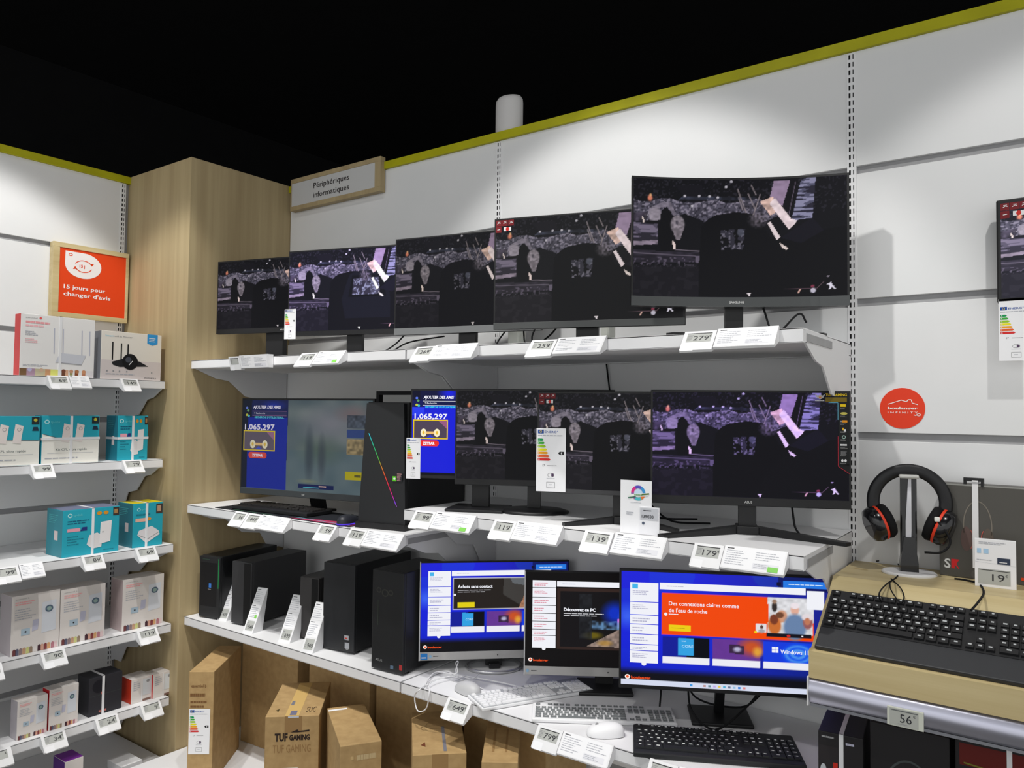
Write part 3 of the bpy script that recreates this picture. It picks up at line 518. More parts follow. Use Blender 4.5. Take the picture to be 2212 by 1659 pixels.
# ------------------------------------------------------------------ all-in-one computers
def desk_screen(t, zb, w, h, bz, chin, kind):
    sw, sh = w-2*bz, h-bz-chin; p = Paint(200, 120, (20, 26, 200)); u, v = p.u, p.v
    if kind == 2: p.c[:] = (16, 14, 14)
    else:
        p.c[:] = np.stack([18+14*(1-v), 22+40*(vnoise(u, v, 4, 4, 5) > 0.6)*(1-v)*0.4+14, 215-120*np.clip(u-0.35, 0, 1)-60*np.clip(v-0.6, 0, 1)], -1); p.ell(0.03, 0.4, 0.09, 0.14, (70, 120, 250), 0.7, 0.9); p.put((u > 0.75)*(v < 0.12)*1.0, (12, 16, 60), 0.6); p.put(np.clip((v-0.84)/0.06, 0, 1), (16, 16, 24) if kind == 3 else (14, 13, 16))
    # hero picture
    if kind == 1:
        p.poly([(0.215, 0.17), (0.95, 0.17), (0.95, 0.53), (0.215, 0.53)], (200, 200, 210)); p.poly([(0.22, 0.178), (0.945, 0.178), (0.945, 0.52), (0.22, 0.52)], (38, 33, 30)); p.poly([(0.56, 0.18), (0.78, 0.18), (0.70, 0.52), (0.55, 0.36)], (70, 68, 66), 0.8); p.poly([(0.6, 0.18), (0.76, 0.18), (0.72, 0.27), (0.62, 0.24)], (96, 100, 104)); p.poly([(0.66, 0.52), (0.72, 0.3), (0.8, 0.22), (0.84, 0.4), (0.72, 0.52)], (170, 120, 90), 0.9, 0.2)
    if kind == 2:
        p.poly([(0.20, 0.16), (0.93, 0.16), (0.93, 0.81), (0.20, 0.81)], (52, 38, 34)); p.poly([(0.22, 0.2), (0.92, 0.2), (0.92, 0.79), (0.22, 0.79)], (22, 20, 22))
        p.ell(0.56, 0.42, 0.10, 0.16, (20, 50, 190), 1, 0.7); p.ell(0.62, 0.5, 0.05, 0.14, (60, 110, 230), .9, 0.7); p.poly([(0.58, 0.48), (0.6, 0.48), (0.6, 0.58), (0.58, 0.58)], (210, 120, 230)); m = (v > 0.5)*(v < 0.6)*(u > 0.4)*(u < 0.9); p.put(m*vnoise(u, v, 60, 30, 4), (110, 160, 210), 0.9)
        p.poly([(0.38, 0.78), (0.6, 0.58), (0.9, 0.58), (0.92, 0.79)], (150, 130, 120), .9, 0.3); p.ell(0.42, 0.66, 0.08, 0.05, (110, 96, 20), .9, 0.6); p.ell(0.5, 0.74, 0.06, 0.04, (170, 130, 60), .8, 0.6); p.poly([(0.34, 0.22), (0.42, 0.22), (0.42, 0.7), (0.34, 0.7)], (34, 36, 40), .8, 0.3)
    if kind == 3:
        p.poly([(0.20, 0.178), (0.92, 0.178), (0.92, 0.545), (0.20, 0.545)], (240, 72, 8)); p.poly([(0.70, 0.18), (0.90, 0.18), (0.92, 0.27), (0.91, 0.50), (0.70, 0.50), (0.71, 0.3)], (214, 214, 218), 1, 0.1)
        for x, y, rx, ry, c in ((0.735, 0.26, 0.014, 0.05, (52, 46, 44)), (0.735, 0.215, 0.012, 0.022, (150, 120, 100)), (0.77, 0.34, 0.028, 0.06, (206, 150, 120)), (0.83, 0.28, 0.022, 0.055, (222, 170, 150)), (0.83, 0.43, 0.06, 0.13, (104, 130, 168)), (0.735, 0.42, 0.035, 0.09, (200, 110, 50)), (0.733, 0.37, 0.022, 0.05, (120, 60, 40)), (0.89, 0.38, 0.026, 0.07, (150, 90, 90)), (0.888, 0.34, 0.03, 0.035, (225, 215, 220)), (0.888, 0.375, 0.016, 0.035, (190, 120, 90)), (0.76, 0.33, 0.022, 0.03, (110, 70, 50)), (0.83, 0.245, 0.024, 0.03, (235, 225, 230))): p.ell(x, y, rx, ry, c, 1, 0.25)
        p.poly([(0.70, 0.485), (0.91, 0.485), (0.91, 0.525), (0.70, 0.525)], (24, 22, 30)); p.poly([(0.65, 0.41), (0.70, 0.41), (0.70, 0.49), (0.65, 0.49)], (224, 222, 226)); p.ell(0.675, 0.44, 0.008, 0.02, (90, 60, 50)); p.ell(0.675, 0.475, 0.018, 0.02, (160, 160, 168)); p.put((v > 0.955)*1.0, (212, 218, 238))
    if kind in (1, 3):
        y0, y1 = (0.555, 0.725) if kind == 1 else (0.56, 0.735)
        for i, (a, b) in enumerate(((0.205, 0.43), (0.445, 0.67), (0.685, 0.92))):
            P = [(a, y0), (b, y0), (b, y1), (a, y1)]
            if i == 0: p.poly(P, (20, 30, 150)); p.poly([((a+b)/2, y0), (b, y0), (b, y1), ((a+b)/2, y1)], (8, 10, 20)); p.poly([(a+0.075, y0+0.01), (a+0.15, y0+0.015), (a+0.148, y1-0.01), (a+0.075, y1-0.015)], (50, 160, 225))
            if i == 1: p.poly(P, (110, 60, 160)); p.ell(b-0.04, y0+0.06, 0.08, 0.10, (220, 90, 40), 1, 0.7); p.ell(b-0.015, y0+0.1, 0.03, 0.06, (250, 180, 60), 1, 0.7); p.poly([(a+0.08, y0+0.045), (a+0.15, y0+0.05), (a+0.15, y0+0.13), (a+0.08, y0+0.12)], (60, 40, 70)); p.ell(a+0.115, y0+0.085, 0.025, 0.03, (200, 200, 230), 1, .6); p.poly([(a, y0), (b, y0), (b, y1), (a, y1)], (30, 10, 40), 0.12, 0.5)
            if i == 2: p.poly(P, (24, 60, 220)); [p.ell(a+0.16, y0+0.10, r, r*1.2, (20+60*(k % 2), 80+70*(k % 2), 235), .9, 0.2) for k, r in enumerate((0.085, 0.07, 0.055, 0.04, 0.022))]
            q = [(a, y1), (b, y1), (b, y1+0.062), (a, y1+0.062)]; p.poly(q, (236, 236, 244))
    o = grid_screen('screen', sw, sh, p, t, (0, -0.0016, zb+chin), 'screen_light')
    mb = MB(); F = Fr((-sw/2, -0.0022, zb+chin), (sw, 0, 0), (0, 0, sh)); F.n = Vector((0, -1, 0)); k = 'screen_light'; WW = rgb(240, 241, 248)
    def T(s, x, v_, hh, c, width, bold=0.01):
        vv, f, wd = text_mesh(s, bold); kx = width/wd; ky = hh/0.72; mb.add([F.p(x+px*kx, (1-v_)+py*ky, 4) for px, py in vv], f, c, k)
    cards = {1: [0.09, 0.27, 0.385, 0.48, 0.56, 0.645, 0.705, 0.825], 2: [0.085, 0.165, 0.27, 0.355, 0.44, 0.525, 0.61, 0.675, 0.81], 3: [0.096, 0.27, 0.385, 0.467, 0.555, 0.645, 0.70, 0.81]}[kind]
    x0, x1 = {1: (0.047, 0.198), 2: (0.042, 0.19), 3: (0.043, 0.181)}[kind]
    for i, (a, b) in enumerate(zip(cards, cards[1:])):
        mb.rect(F, x0, 1-b+0.006, x1, 1-a, WW, 2, k); tc = rgb(180, 180, 205) if kind != 2 else rgb(220, 150, 165)
        mb.greek(F, x0+0.012, 1-a-0.018-(0.05 if i == 0 and kind != 2 else 0), (x1-x0)*0.62, min(b-a-0.03, 0.045), 2 if b-a < 0.1 else 3, tc, 3, k, seed=i)
    if kind != 2: mb.rect(F, x0+0.01, 1-cards[0]-0.055, x0+0.038, 1-cards[0]-0.012, rgb(70, 180, 235), 4, k)
    mb.disc(F, (x0+x1)/2, 1-cards[-1], 0.012, 0.018, WW, 3, k)
    mb.rect(F, x1+0.006, 1-0.148, 0.88, 1-0.09, WW, 2, k); mb.greek(F, x1+0.04, 1-0.11, 0.09, 0.016, 1, rgb(190, 190, 210), 3, k)
    mb.rect(F, 0.775, 1-0.09, 0.985, 1-0.03, rgb(40, 120, 225), 3, k); mb.greek(F, 0.80, 1-0.052, 0.17, 0.016, 1, rgb(210, 230, 250), 4, k); mb.rect(F, 0.745, 1-0.075, 0.765, 1-0.045, rgb(20, 20, 50), 3, k)
    if kind == 3: mb.rect(F, 0.885, 1-0.27, 0.965, 1-0.11, WW, 4, k)
    if kind == 1: T('Achats sans contact', 0.245, 0.285, 0.036, WW, 0.235, 0.03); mb.greek(F, 0.245, 1-0.30, 0.24, 0.04, 2, rgb(200, 200, 205), 4, k, fill=0.35); mb.rect(F, 0.245, 1-0.505, 0.36, 1-0.445, rgb(225, 205, 20), 4, k); mb.disc(F, 0.226, 1-0.36, 0.008, 0.013, WW, 4, k); T('CORE', 0.30, 0.65, 0.02, rgb(190, 230, 255), 0.05)
    if kind == 2: T('Découvrez ce PC', 0.24, 0.405, 0.034, WW, 0.20, 0.04); mb.greek(F, 0.24, 1-0.42, 0.27, 0.045, 2, rgb(205, 205, 210), 4, k, fill=0.35)
    if kind == 3:
        T('Des connexions claires comme', 0.232, 0.285, 0.036, WW, 0.335, 0.012); T("de l'eau de roche", 0.232, 0.345, 0.036, WW, 0.185, 0.012); mb.greek(F, 0.232, 1-0.355, 0.05, 0.016, 1, WW, 4, k); mb.rect(F, 0.232, 1-0.51, 0.338, 1-0.455, rgb(235, 205, 20), 4, k); mb.greek(F, 0.245, 1-0.478, 0.07, 0.01, 1, rgb(170, 140, 20), 5, k); mb.disc(F, 0.217, 1-0.365, 0.008, 0.014, WW, 4, k)
        T('Windows 11', 0.762, 0.66, 0.036, WW, 0.13, 0.02)
        for a in (0, 1):
            for b in (0, 1): mb.rect(F, 0.722+a*0.016, 1-0.628-b*0.026, 0.7365+a*0.016, 1-0.605-b*0.026, WW, 4, k)
        T('intel', 0.295, 0.60, 0.014, rgb(200, 235, 255), 0.02); T('CORE', 0.295, 0.65, 0.022, rgb(190, 230, 255), 0.055)
        mb.disc(F, 0.80, 1-0.505, 0.009, 0.011, RED, 4, k); mb.rect(F, 0.86, 1-0.51, 0.868, 1-0.498, WW, 4, k); mb.rect(F, 0.64, 1-0.495, 0.652, 1-0.475, YEL, 4, k)
        for i, c in enumerate(((60, 150, 225), (190, 150, 150), (110, 140, 150), (190, 170, 230), (230, 200, 90), (80, 170, 210), (110, 120, 150), (150, 190, 225), (60, 130, 220), (220, 140, 140))): mb.rect(F, 0.335+i*0.0235+(0.04 if i else 0), 1-0.985, 0.347+i*0.0235+(0.04 if i else 0), 1-0.967, rgb(*c), 4, k)
    yb = {1: 0.955, 2: 0.945, 3: 0.945}[kind]
    mb.disc(F, 0.032, 1-yb+0.015, 0.013, 0.02, rgb(250, 240, 235), 4, k); mb.disc(F, 0.032, 1-yb+0.015, 0.007, 0.011, rgb(240, 90, 40), 5, k); T('boulanger', 0.05, yb, 0.024, rgb(240, 80, 30), 0.095, 0.03)
    mb.build('screen_page', t); return o
def aio(label, x, y, z, yaw, w, h, kind, bz, chin, chincol, shell, base, hp=True, by=0.0):
    t, zb = fit_monitor('all_in_one_computer', label, 'computer', x, y, z+CZ, yaw, w, h, ZC, bz, chin, base, None, shell, chincol, 0.02, (0.014 if by else 0.03, 0.02), 'all-in-one computers on the lower shelf', 0.9, base_y=by)
    desk_screen(t, zb, w, h, bz, chin, kind)
    if hp:
        mb = MB(); F = Fr((-w/2, -0.0016, zb), (1, 0, 0), (0, 0, 1))
        if kind == 1: mb.rect(F, 0.006, 0.004, 0.030, chin-0.004, rgb(40, 130, 210), 2); mb.rect(F, 0.009, 0.009, 0.026, 0.013, WHITE, 3)
        mb.disc(F, 0.040 if kind == 1 else 0.012, chin/2, 0.005, 0.006, rgb(150, 190, 220), 2); mb.greek(F, 0.05 if kind == 1 else 0.024, chin/2+0.002, 0.02, 0.004, 1, INK, 2); mb.disc(F, w*0.52, chin/2, 0.002, 0.0025, BLACK, 3); mb.build('chin_sticker', t)
        mb = MB(); mb.box(-w/2-0.001, -0.002, zb, -w/2+0.003, 0.018, zb+h, rgb(215, 215, 217), 'painted_plastic', 0.0008); mb.build('edge_trim', t)
    return t
aio('silver all-in-one computer showing a blue shop page, beside the last black tower', -1.654, -0.22, -0.713, 42.9, 0.54, 0.348, 1, 0.004, 0.030, rgb(188, 186, 184), BLACK, 'loop')
aio('silver all-in-one computer with a mostly black screen, in the middle of the three', -1.242, -0.154, -0.708, 33.2, 0.54, 0.346, 2, 0.004, 0.030, rgb(188, 186, 184), BLACK, 'square')
aio('largest all-in-one computer with an orange banner on its blue screen', -0.802, -0.234, -0.639, 28.4, 0.61, 0.350, 3, 0.006, 0.012, rgb(24, 24, 27), BLACK, 'square', False, 0.09)
# screen on the wall at the right edge
mt = thing('wall_monitor', 'dark monitor hung on the white wall above an energy label', 'monitor', (0.02, -0.065, 0))
zt_ = Yp(2152, 433, -0.065).z; zb_ = Yp(2155, 655, -0.065).z; xl_ = Yp(2152, 500, -0.065).x-0.02
mb = MB(); mb.box(xl_, 0, zb_, xl_+0.54, 0.03, zt_, BLACK, 'dark_plastic', 0.004); mb.box(xl_+0.2, 0.03, zb_+0.08, xl_+0.34, 0.062, zt_-0.1, BLACK, 'dark_plastic', 0.003); mb.build('housing', mt)
s_ = grid_screen('screen', 0.54-0.02, (zt_-zb_)-0.022, paint_game(lift=(20, 20, 24), bright=1.1), mt, (xl_+0.27, -0.0006, zb_+0.012))
icon_sticker(mt, zb_, 0.54, zt_-zb_, 0.010).location.x = xl_+0.27
mb = MB(); F = Fr((xl_+0.003, -0.0004, Yp(2157, 780, -0.065).z), (1, 0, 0), (0, 0, 1)); hh_ = Yp(2157, 661, -0.065).z-Yp(2157, 780, -0.065).z
mb.box(xl_+0.003, 0, F.o.z, xl_+0.003+0.075, 0.001, zb_+0.01, PAPER, 'print'); energy_label(F, mb, 0.075, hh_); mb.build('energy_label', mt)
# ------------------------------------------------------------------ price tags clipped on shelf fronts
def price_tag(label, segs, side, zs, V, group='price tags on the shelf fronts', tilt=38, hgt=0.066, drop=0.0, flip=False):
    """segs: (pixel from, pixel to, kind, text); the tag hangs on the front edge of a shelf"""
    if side == 'back': f = lambda U: Yp(U, V, -SD-0.02).x; o = (0, -SD-0.001, zs+0.004-drop); rz = 0
    else: f = lambda U: Xp(U, V, side+0.02).y; o = (side+0.001, 0, zs+0.004-drop); rz = PI/2
    xs = [(f(a), f(b), k, s) for a, b, k, s in segs]; x0 = xs[0][0]
    t = thing('price_tag', label, 'price tag', (o[0]+(x0 if side == 'back' else 0), o[1]+(0 if side == 'back' else x0), o[2]), rz, group)
    a = math.radians(tilt)*(-1 if flip else 1); d = Vector((0, -math.sin(a), -math.cos(a)))
    for i, (xa, xb, k, s) in enumerate(xs):
        xa -= x0; xb -= x0; w = xb-xa; h = hgt*(1.0 if k == 'lcd' else 0.96); off = Vector((0, -0.006 if not flip else -0.03, 0.0 if k == 'lcd' else 0.003))
        A = off; B = off+d*h; mb = MB()
        back = [(-0.0005, A.z-0.002), (A.y, A.z), (B.y, B.z), (B.y+0.004, B.z-0.006), (-0.0005, B.z+0.012)] if not flip else [(-0.0005, A.z), (A.y, A.z), (B.y, B.z), (-0.0005, B.z)]
        mb.prism([(p[0], p[1]) for p in back][::-1], xa, xb-0.001, 'x', WHITE, 'painted_plastic'); mb.build('holder', t)
        F = Fr(Vector((xa, 0, 0))+B+d*0, (1, 0, 0), tuple(-d)); mb = MB()
        if k == 'lcd':
            mb.rect(F, w*.12, h*.42, w*.88, h*.88, LCD, 1); mb.rect(F, w*.12, h*.85, w*.88, h*.885, DARK, 2); mb.greek(F, w*.14, h*.8, w*.2, h*.3, 5, GREY, 2)
            mb.text(F, s, w*.80, h*.50, h*.24, INK, 3, align='r', width=w*min(.46, .16*len(s))); mb.text(F, '€', w*.81, h*.66, h*.10, INK, 3); mb.rect(F, w*.05, h*-.04, w*.42, h*.30, PAPER, 1); mb.build('display', t)
        else:
            mb.rect(F, w*.02, h*.03, w*.97, h*.97, PAPER, 1); mb.greek(F, w*.05, h*.92, w*.12, h*.06, 1, INK, 2, fill=.7); mb.greek(F, w*.05, h*.84, w*.36, h*.68, 7, LINE, 2, seed=len(s)+i, fill=.28); mb.greek(F, w*.52, h*.86, w*.40, h*.40, 4, LINE, 2, seed=len(s)+i+5, fill=.28); mb.rect(F, w*.50, h*.12, w*.90, h*.36, rgb(228, 228, 234), 2); mb.greek(F, w*.52, h*.34, w*.36, h*.2, 3, LINE, 3, seed=3, fill=.35)
            if 'green' in s: mb.rect(F, w*.74, h*.05, w*.90, h*.26, rgb(130, 205, 90), 4)
            mb.build('info_card', t)
    return t
B_ = 'back'
price_tag('bent white price tag under the far left monitor on the top shelf, facing downward', [(498, 521, 'lcd', ''), (521, 582, 'info', 'x')], B_, ZA, 785, tilt=12, hgt=0.056, flip=True)
price_tag('white price tag reading 119 on the top shelf with a small green square', [(646, 682, 'lcd', '119'), (684, 742, 'info', 'green')], B_, ZA, 775)
price_tag('white price tag reading 269 on the top shelf', [(895, 937, 'lcd', '269'), (937, 1028, 'info', 'b')], B_, ZA, 768)
price_tag('white price tag reading 259 on the top shelf, its card shining', [(1144, 1200, 'lcd', '259'), (1202, 1306, 'info', 'c')], B_, ZA, 755)
price_tag('white price tag reading 279 under the curved monitor', [(1476, 1546, 'lcd', '279'), (1548, 1680, 'info', 'd')], B_, ZA, 740)
price_tag('narrow price tag reading 34 at the left end of the middle shelf', [(504, 531, 'lcd', '34')], B_, ZB1, 1120)
price_tag('price tag reading 449 with a wide card below the gaming keyboard', [(532, 561, 'lcd', '449'), (562, 623, 'info', 'e')], B_, ZB1, 1128)
price_tag('lone price tag reading 59 below the gaming mouse', [(687, 723, 'lcd', '59')], B_, ZB1, 1150)
price_tag('price tag reading 119 with a wide card under the gaming tower', [(752, 789, 'lcd', '119'), (790, 868, 'info', 'f')], B_, ZB1, 1170)
price_tag('price tag reading 99 with a green square, right of the gaming tower', [(893, 937, 'lcd', '99'), (938, 1024, 'info', 'green')], B_, ZB2, 1130)
price_tag('price tag reading 119 below the round monitor base', [(1064, 1112, 'lcd', '119'), (1113, 1212, 'info', 'g')], B_, ZB2, 1150)
price_tag('price tag reading 139 below the upright white promotion card', [(1260, 1322, 'lcd', '139'), (1326, 1438, 'info', 'h')], B_, ZB2, 1175)
price_tag('price tag reading 179 at the right end of the middle shelf', [(1497, 1562, 'lcd', '179'), (1563, 1700, 'info', 'green2')], B_, ZB2, 1205)
price_tag('price tag reading 649 below the white mouse on the lower shelf', [(963, 1013, 'lcd', '649')], B_, ZC, 1530)
price_tag('price tag reading 799 with a wide card on the lower shelf', [(1158, 1212, 'lcd', '799'), (1213, 1322, 'info', 'i')], B_, ZC, 1600)
price_tag('price tag under the black keyboard, cut by the bottom of the view', [(1400, 1462, 'lcd', ''), (1464, 1560, 'info', 'j')], B_, ZC, 1655)
LT = 'price tags on the left wall shelves'
price_tag('price tag reading 69 with a wide card on the top left wall shelf', [(104, 150, 'lcd', '69'), (151, 194, 'info', 'k')], LX[1], LZ[1], 825, LT)
price_tag('price tag reading 149 under the white camera box', [(262, 300, 'lcd', '149')], LX[1], LZ[1], 830, LT)
price_tag('price tag reading 99 under the two teal and white boxes', [(68, 116, 'lcd', '99')], LX[2], LZ[2], 1015, LT)
price_tag('price tag reading 79 under the small teal box on the second left wall shelf', [(267, 308, 'lcd', '79')], LX[2], LZ[2], 1003, LT)
price_tag('price tag reading 99 with a wide card on the third left wall shelf', [(-16, 42, 'lcd', '99'), (43, 94, 'info', 'l')], LX[3], LZ[3], 1235, LT)
price_tag('price tag reading 89 under the wide strapped teal box', [(178, 224, 'lcd', '89')], LX[3], LZ[3], 1210, LT)
price_tag('price tag reading 69 under the tall teal box with the yellow lid', [(295, 338, 'lcd', '69')], LX[3], LZ[3], 1190, LT)
price_tag('price tag reading 90 under the pair of white kit boxes', [(90, 142, 'lcd', '90')], LX[4], LZ[4], 1420, LT)
price_tag('price tag reading 119 at the column end of the fourth left wall shelf', [(298, 341, 'lcd', '119')], LX[4], LZ[4], 1370, LT)
price_tag('price tag on the fourth left wall shelf, cut by the left edge of the view', [(-50, 6, 'lcd', '')], LX[4], LZ[4], 1448, LT)
price_tag('price tag reading 34 on the fifth left wall shelf', [(90, 142, 'lcd', '34')], LX[5], LZ[5], 1605, LT)
price_tag('price tag reading 24 under the black strapped box', [(208, 256, 'lcd', '24')], LX[5], LZ[5], 1565, LT)
price_tag('price tag reading 9 under the small red edged boxes', [(306, 348, 'lcd', '9')], LX[5], LZ[5], 1530, LT)
price_tag('price tag on the fifth left wall shelf, cut by the left edge of the view', [(-60, 26, 'lcd', '')], LX[5], LZ[5], 1630, LT)
# leaning tags in front of the towers
def lean_tag(label, U, V, txt, h=0.188, w=0.052, y0=-0.505, yaw=12, green=False, lean=27):
    p = Zp(U, V, ZC); t = thing('leaning_price_tag', label, 'price tag', (p.x, p.y, ZC), math.radians(yaw), 'leaning tags before the towers')
    a = math.radians(lean); d = Vector((0, math.sin(a), math.cos(a))); mb = MB(); mb.prism([(0, 0), (0.012, 0), (0.06, 0.0), (d.y*h+0.004, d.z*h), (d.y*h, d.z*h)], -w/2, w/2, 'x', WHITE); mb.build('stand', t)
    F = Fr((-w/2, 0, 0), (1, 0, 0), tuple(d)); mb = MB(); mb.rect(F, w*.14, h*.06, w*.88, h*.27, LCD, 1); mb.greek(F, w*.16, h*.24, w*.2, h*.15, 4, GREY, 2); mb.text(F, txt, w*.84, h*.10, h*.085, INK, 3, align='r', width=w*.46); mb.build('display', t)
    mb = MB()
    for a0, a1 in ((.30, .63), (.645, .985)):
        mb.rect(F, w*.04, h*a0, w*.96, h*a1, PAPER, 1); mb.greek(F, w*.1, h*(a1-.015), w*.35, h*.03, 1, INK, 2); mb.greek(F, w*.1, h*(a1-.06), w*.75, h*(a1-a0-.09), 6, LINE, 2, seed=int(U+a0*9), fill=.3)
    if green: mb.rect(F, w*.66, h*.33, w*.88, h*.40, rgb(130, 205, 90), 3)
    mb.build('info_card', t)
lean_tag('leaning tag reading 449 beside the green lit tower', 479, 1341, '449')
lean_tag('leaning tag reading 549 with a small green square before the second tower', 534, 1368, '549', green=True)
lean_tag('leaning tag reading 699 in front of the small slim tower', 613, 1388, '699', w=0.058)
lean_tag('leaning tag reading 949 next to the wide black tower', 662, 1410, '949', h=0.19, w=0.056)
# ------------------------------------------------------------------ packages
def local_box(name, label, cat, x, y, z, rz, w, d, h, col, group=None, art=None, side=None, top=None, mat='print', r=0.0015, strap=None, tape=None, sidecol=None, topcol=None):
    """front bottom centre at (x, y, z); front faces local -y"""
    t = thing(name, label, cat, (x, y, z), rz, group); mb = MB(); mb.box(-w/2, 0, 0, w/2, d, h, col, mat, r)
    F = Fr((-w/2, 0, 0), (1, 0, 0), (0, 0, 1)); S = Fr((-w/2, d, 0), (0, -1, 0), (0, 0, 1)); T = Fr((-w/2, 0, h), (1, 0, 0), (0, 1, 0)); R = Fr((w/2, 0, 0), (0, 1, 0), (0, 0, 1))
    if sidecol: mb.rect(S, 0.001, 0.001, d-0.001, h-0.001, sidecol, 1)
    if topcol: mb.rect(T, 0.001, 0.001, w-0.001, d-0.001, topcol, 1)
    if art: art(mb, F, w, h)
    if side: side(mb, S, d, h)
    if top: top(mb, T, w, d)
    mb.build('carton', t)
    if strap:
        for ax, q in strap:
            mb = MB(); s = 0.005; e = 0.0018
            if ax == 'v':
                xx = -w/2+w*q
                mb.box(xx-s, -e, 0, xx+s, 0.0, h+e, WHITE); mb.box(xx-s, -e, h, xx+s, d+e, h+e, WHITE); mb.box(xx-s, d, 0, xx+s, d+e, h+e, WHITE)
            else:
                zz = h*q; mb.box(-w/2-e, -e*1.4, zz-s, w/2+e, 0, zz+s, WHITE); mb.box(-w/2-e, -e, zz-s, -w/2, d+e, zz+s, WHITE); mb.box(w/2, -e, zz-s, w/2+e, d+e, zz+s, WHITE)
            mb.build('security_strap', t)
    return t
def left_box(name, label, Ua, Ub, Vt, k, xin, depth, col, group, **kw):
    xf = LX[k]-xin; zs = LZ[k]; ya = Xp(Ua, Vt, xf).y; yb = Xp(Ub, Vt, xf).y; zt = Xp((Ua+Ub)/2, Vt, xf).z
    return local_box(name, label, 'box', xf, (ya+yb)/2, zs, PI/2, yb-ya-0.002, depth, zt-zs, col, group, **kw)
PK = rgb(236, 234, 232); CRM = rgb(222, 216, 212); PINK = rgb(225, 140, 150)
def router_art(mb, F, w, h):
    mb.text(F, 'essentiel', w*.06, h*.93, h*.022, GREY, 2, width=w*.15); mb.disc(F, w*.25, h*.945, w*.017, w*.017, rgb(235, 90, 90), 2)
    mb.greek(F, w*.06, h*.89, w*.32, h*.04, 1, rgb(238, 160, 165), 2, seed=2, fill=.8); mb.greek(F, w*.06, h*.83, w*.28, h*.035, 1, rgb(245, 190, 195), 2, seed=5, fill=.8); mb.greek(F, w*.06, h*.73, w*.18, h*.08, 3, LINE, 2, seed=1); mb.greek(F, w*.06, h*.61, w*.17, h*.08, 3, rgb(240, 185, 190), 2, seed=4)
    g = rgb(188, 190, 205)
    for x in (.44, .56, .82, .93): mb.line(F, [(w*x, h*.38), (w*(x-.005), h*.80)], w*.014, g, 2)
    mb.poly(F, [(w*.46, h*.24), (w*.82, h*.22), (w*.88, h*.38), (w*.52, h*.40)], rgb(206, 208, 216), 3); mb.line(F, [(w*.5, h*.24), (w*.82, h*.22)], h*.008, rgb(150, 152, 160), 4); mb.greek(F, w*.04, h*.19, w*.42, h*.04, 2, LINE, 2, seed=9)
    for x0, x1, c in ((.0, .09, (120, 90, 60)), (.09, .2, (170, 140, 160)), (.2, .33, (190, 180, 150)), (.33, .40, (200, 150, 110)), (.40, .5, (225, 225, 120)), (.55, .60, (110, 70, 50)), (.6, .64, (215, 170, 140)), (.66, .70, (150, 150, 100)), (.73, .78, (140, 80, 50)), (.83, .88, (190, 130, 100)), (.88, .98, (225, 220, 222))): mb.rect(F, w*x0, 0.001, w*x1, h*.12, rgb(*c), 2)
    for x, c in ((.13, (190, 185, 215)), (.28, (205, 175, 150)), (.575, (120, 70, 50)), (.68, (200, 150, 120)), (.76, (180, 120, 80)), (.855, (210, 150, 110))): mb.disc(F, w*x, h*.10, w*.028, h*.03, rgb(*c), 3)
BX = 'network and camera boxes on the left wall shelves'
left_box('router_box', 'tall white router box with a red side, on the top left wall shelf', 45, 207, 684, 1, 0.02, 0.055, PK, BX, art=router_art, sidecol=rgb(214, 66, 66), strap=[('v', .52)])
def cam_art(mb, F, w, h):
    mb.rect(F, 0.001, 0.001, w-.001, h*.40, rgb(216, 206, 204), 1); mb.text(F, 'Smart', w*.06, h*.885, h*.035, rgb(120, 200, 230), 2, width=w*.13); mb.text(F, 'wifi & Router', w*.20, h*.885, h*.035, GREY, 2, width=w*.30)
    mb.poly(F, [(w*.75, h), (w*.93, h), (w*.93, h*.80), (w*.84, h*.76), (w*.75, h*.80)], rgb(50, 150, 215), 2); mb.greek(F, w*.78, h*.93, w*.12, h*.1, 3, WHITE, 3)
    for x, y in ((.17, .78), (.31, .76), (.42, .75)): mb.rect(F, w*x, h*.40, w*(x+.022), h*y, BLACK, 2)
    mb.poly(F, [(w*.17, h*.36), (w*.36, h*.44), (w*.62, h*.40), (w*.78, h*.30), (w*.3, h*.26), (w*.19, h*.30)], rgb(30, 30, 34), 3); mb.disc(F, w*.47, h*.38, w*.13, h*.17, rgb(14, 14, 18), 4); mb.disc(F, w*.44, h*.42, w*.05, h*.06, rgb(70, 74, 84), 5); mb.line(F, [(w*.45, h*.31), (w*.51, h*.40)], w*.012, WHITE, 6)
    for x in (.1, .2, .3, .42, .84): mb.disc(F, w*x, h*.17, w*.012, w*.014, GREY, 3)
    mb.greek(F, w*.08, h*.13, w*.5, h*.04, 1, LINE, 3); mb.text(F, 'MOTOROLA', w*.72, h*.035, h*.03, INK, 3, width=w*.2)
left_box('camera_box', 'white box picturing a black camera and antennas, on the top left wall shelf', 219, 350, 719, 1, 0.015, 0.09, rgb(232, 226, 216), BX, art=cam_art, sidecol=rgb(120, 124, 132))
def tp_logo(mb, F, x, y, h): mb.ring(F, x, y, h*.45, h*.45, h*.22, rgb(190, 235, 235), 2, n=12); mb.text(F, 'tp-link', x+h*1.0, y-h*.35, h*.75, rgb(110, 205, 210), 2)
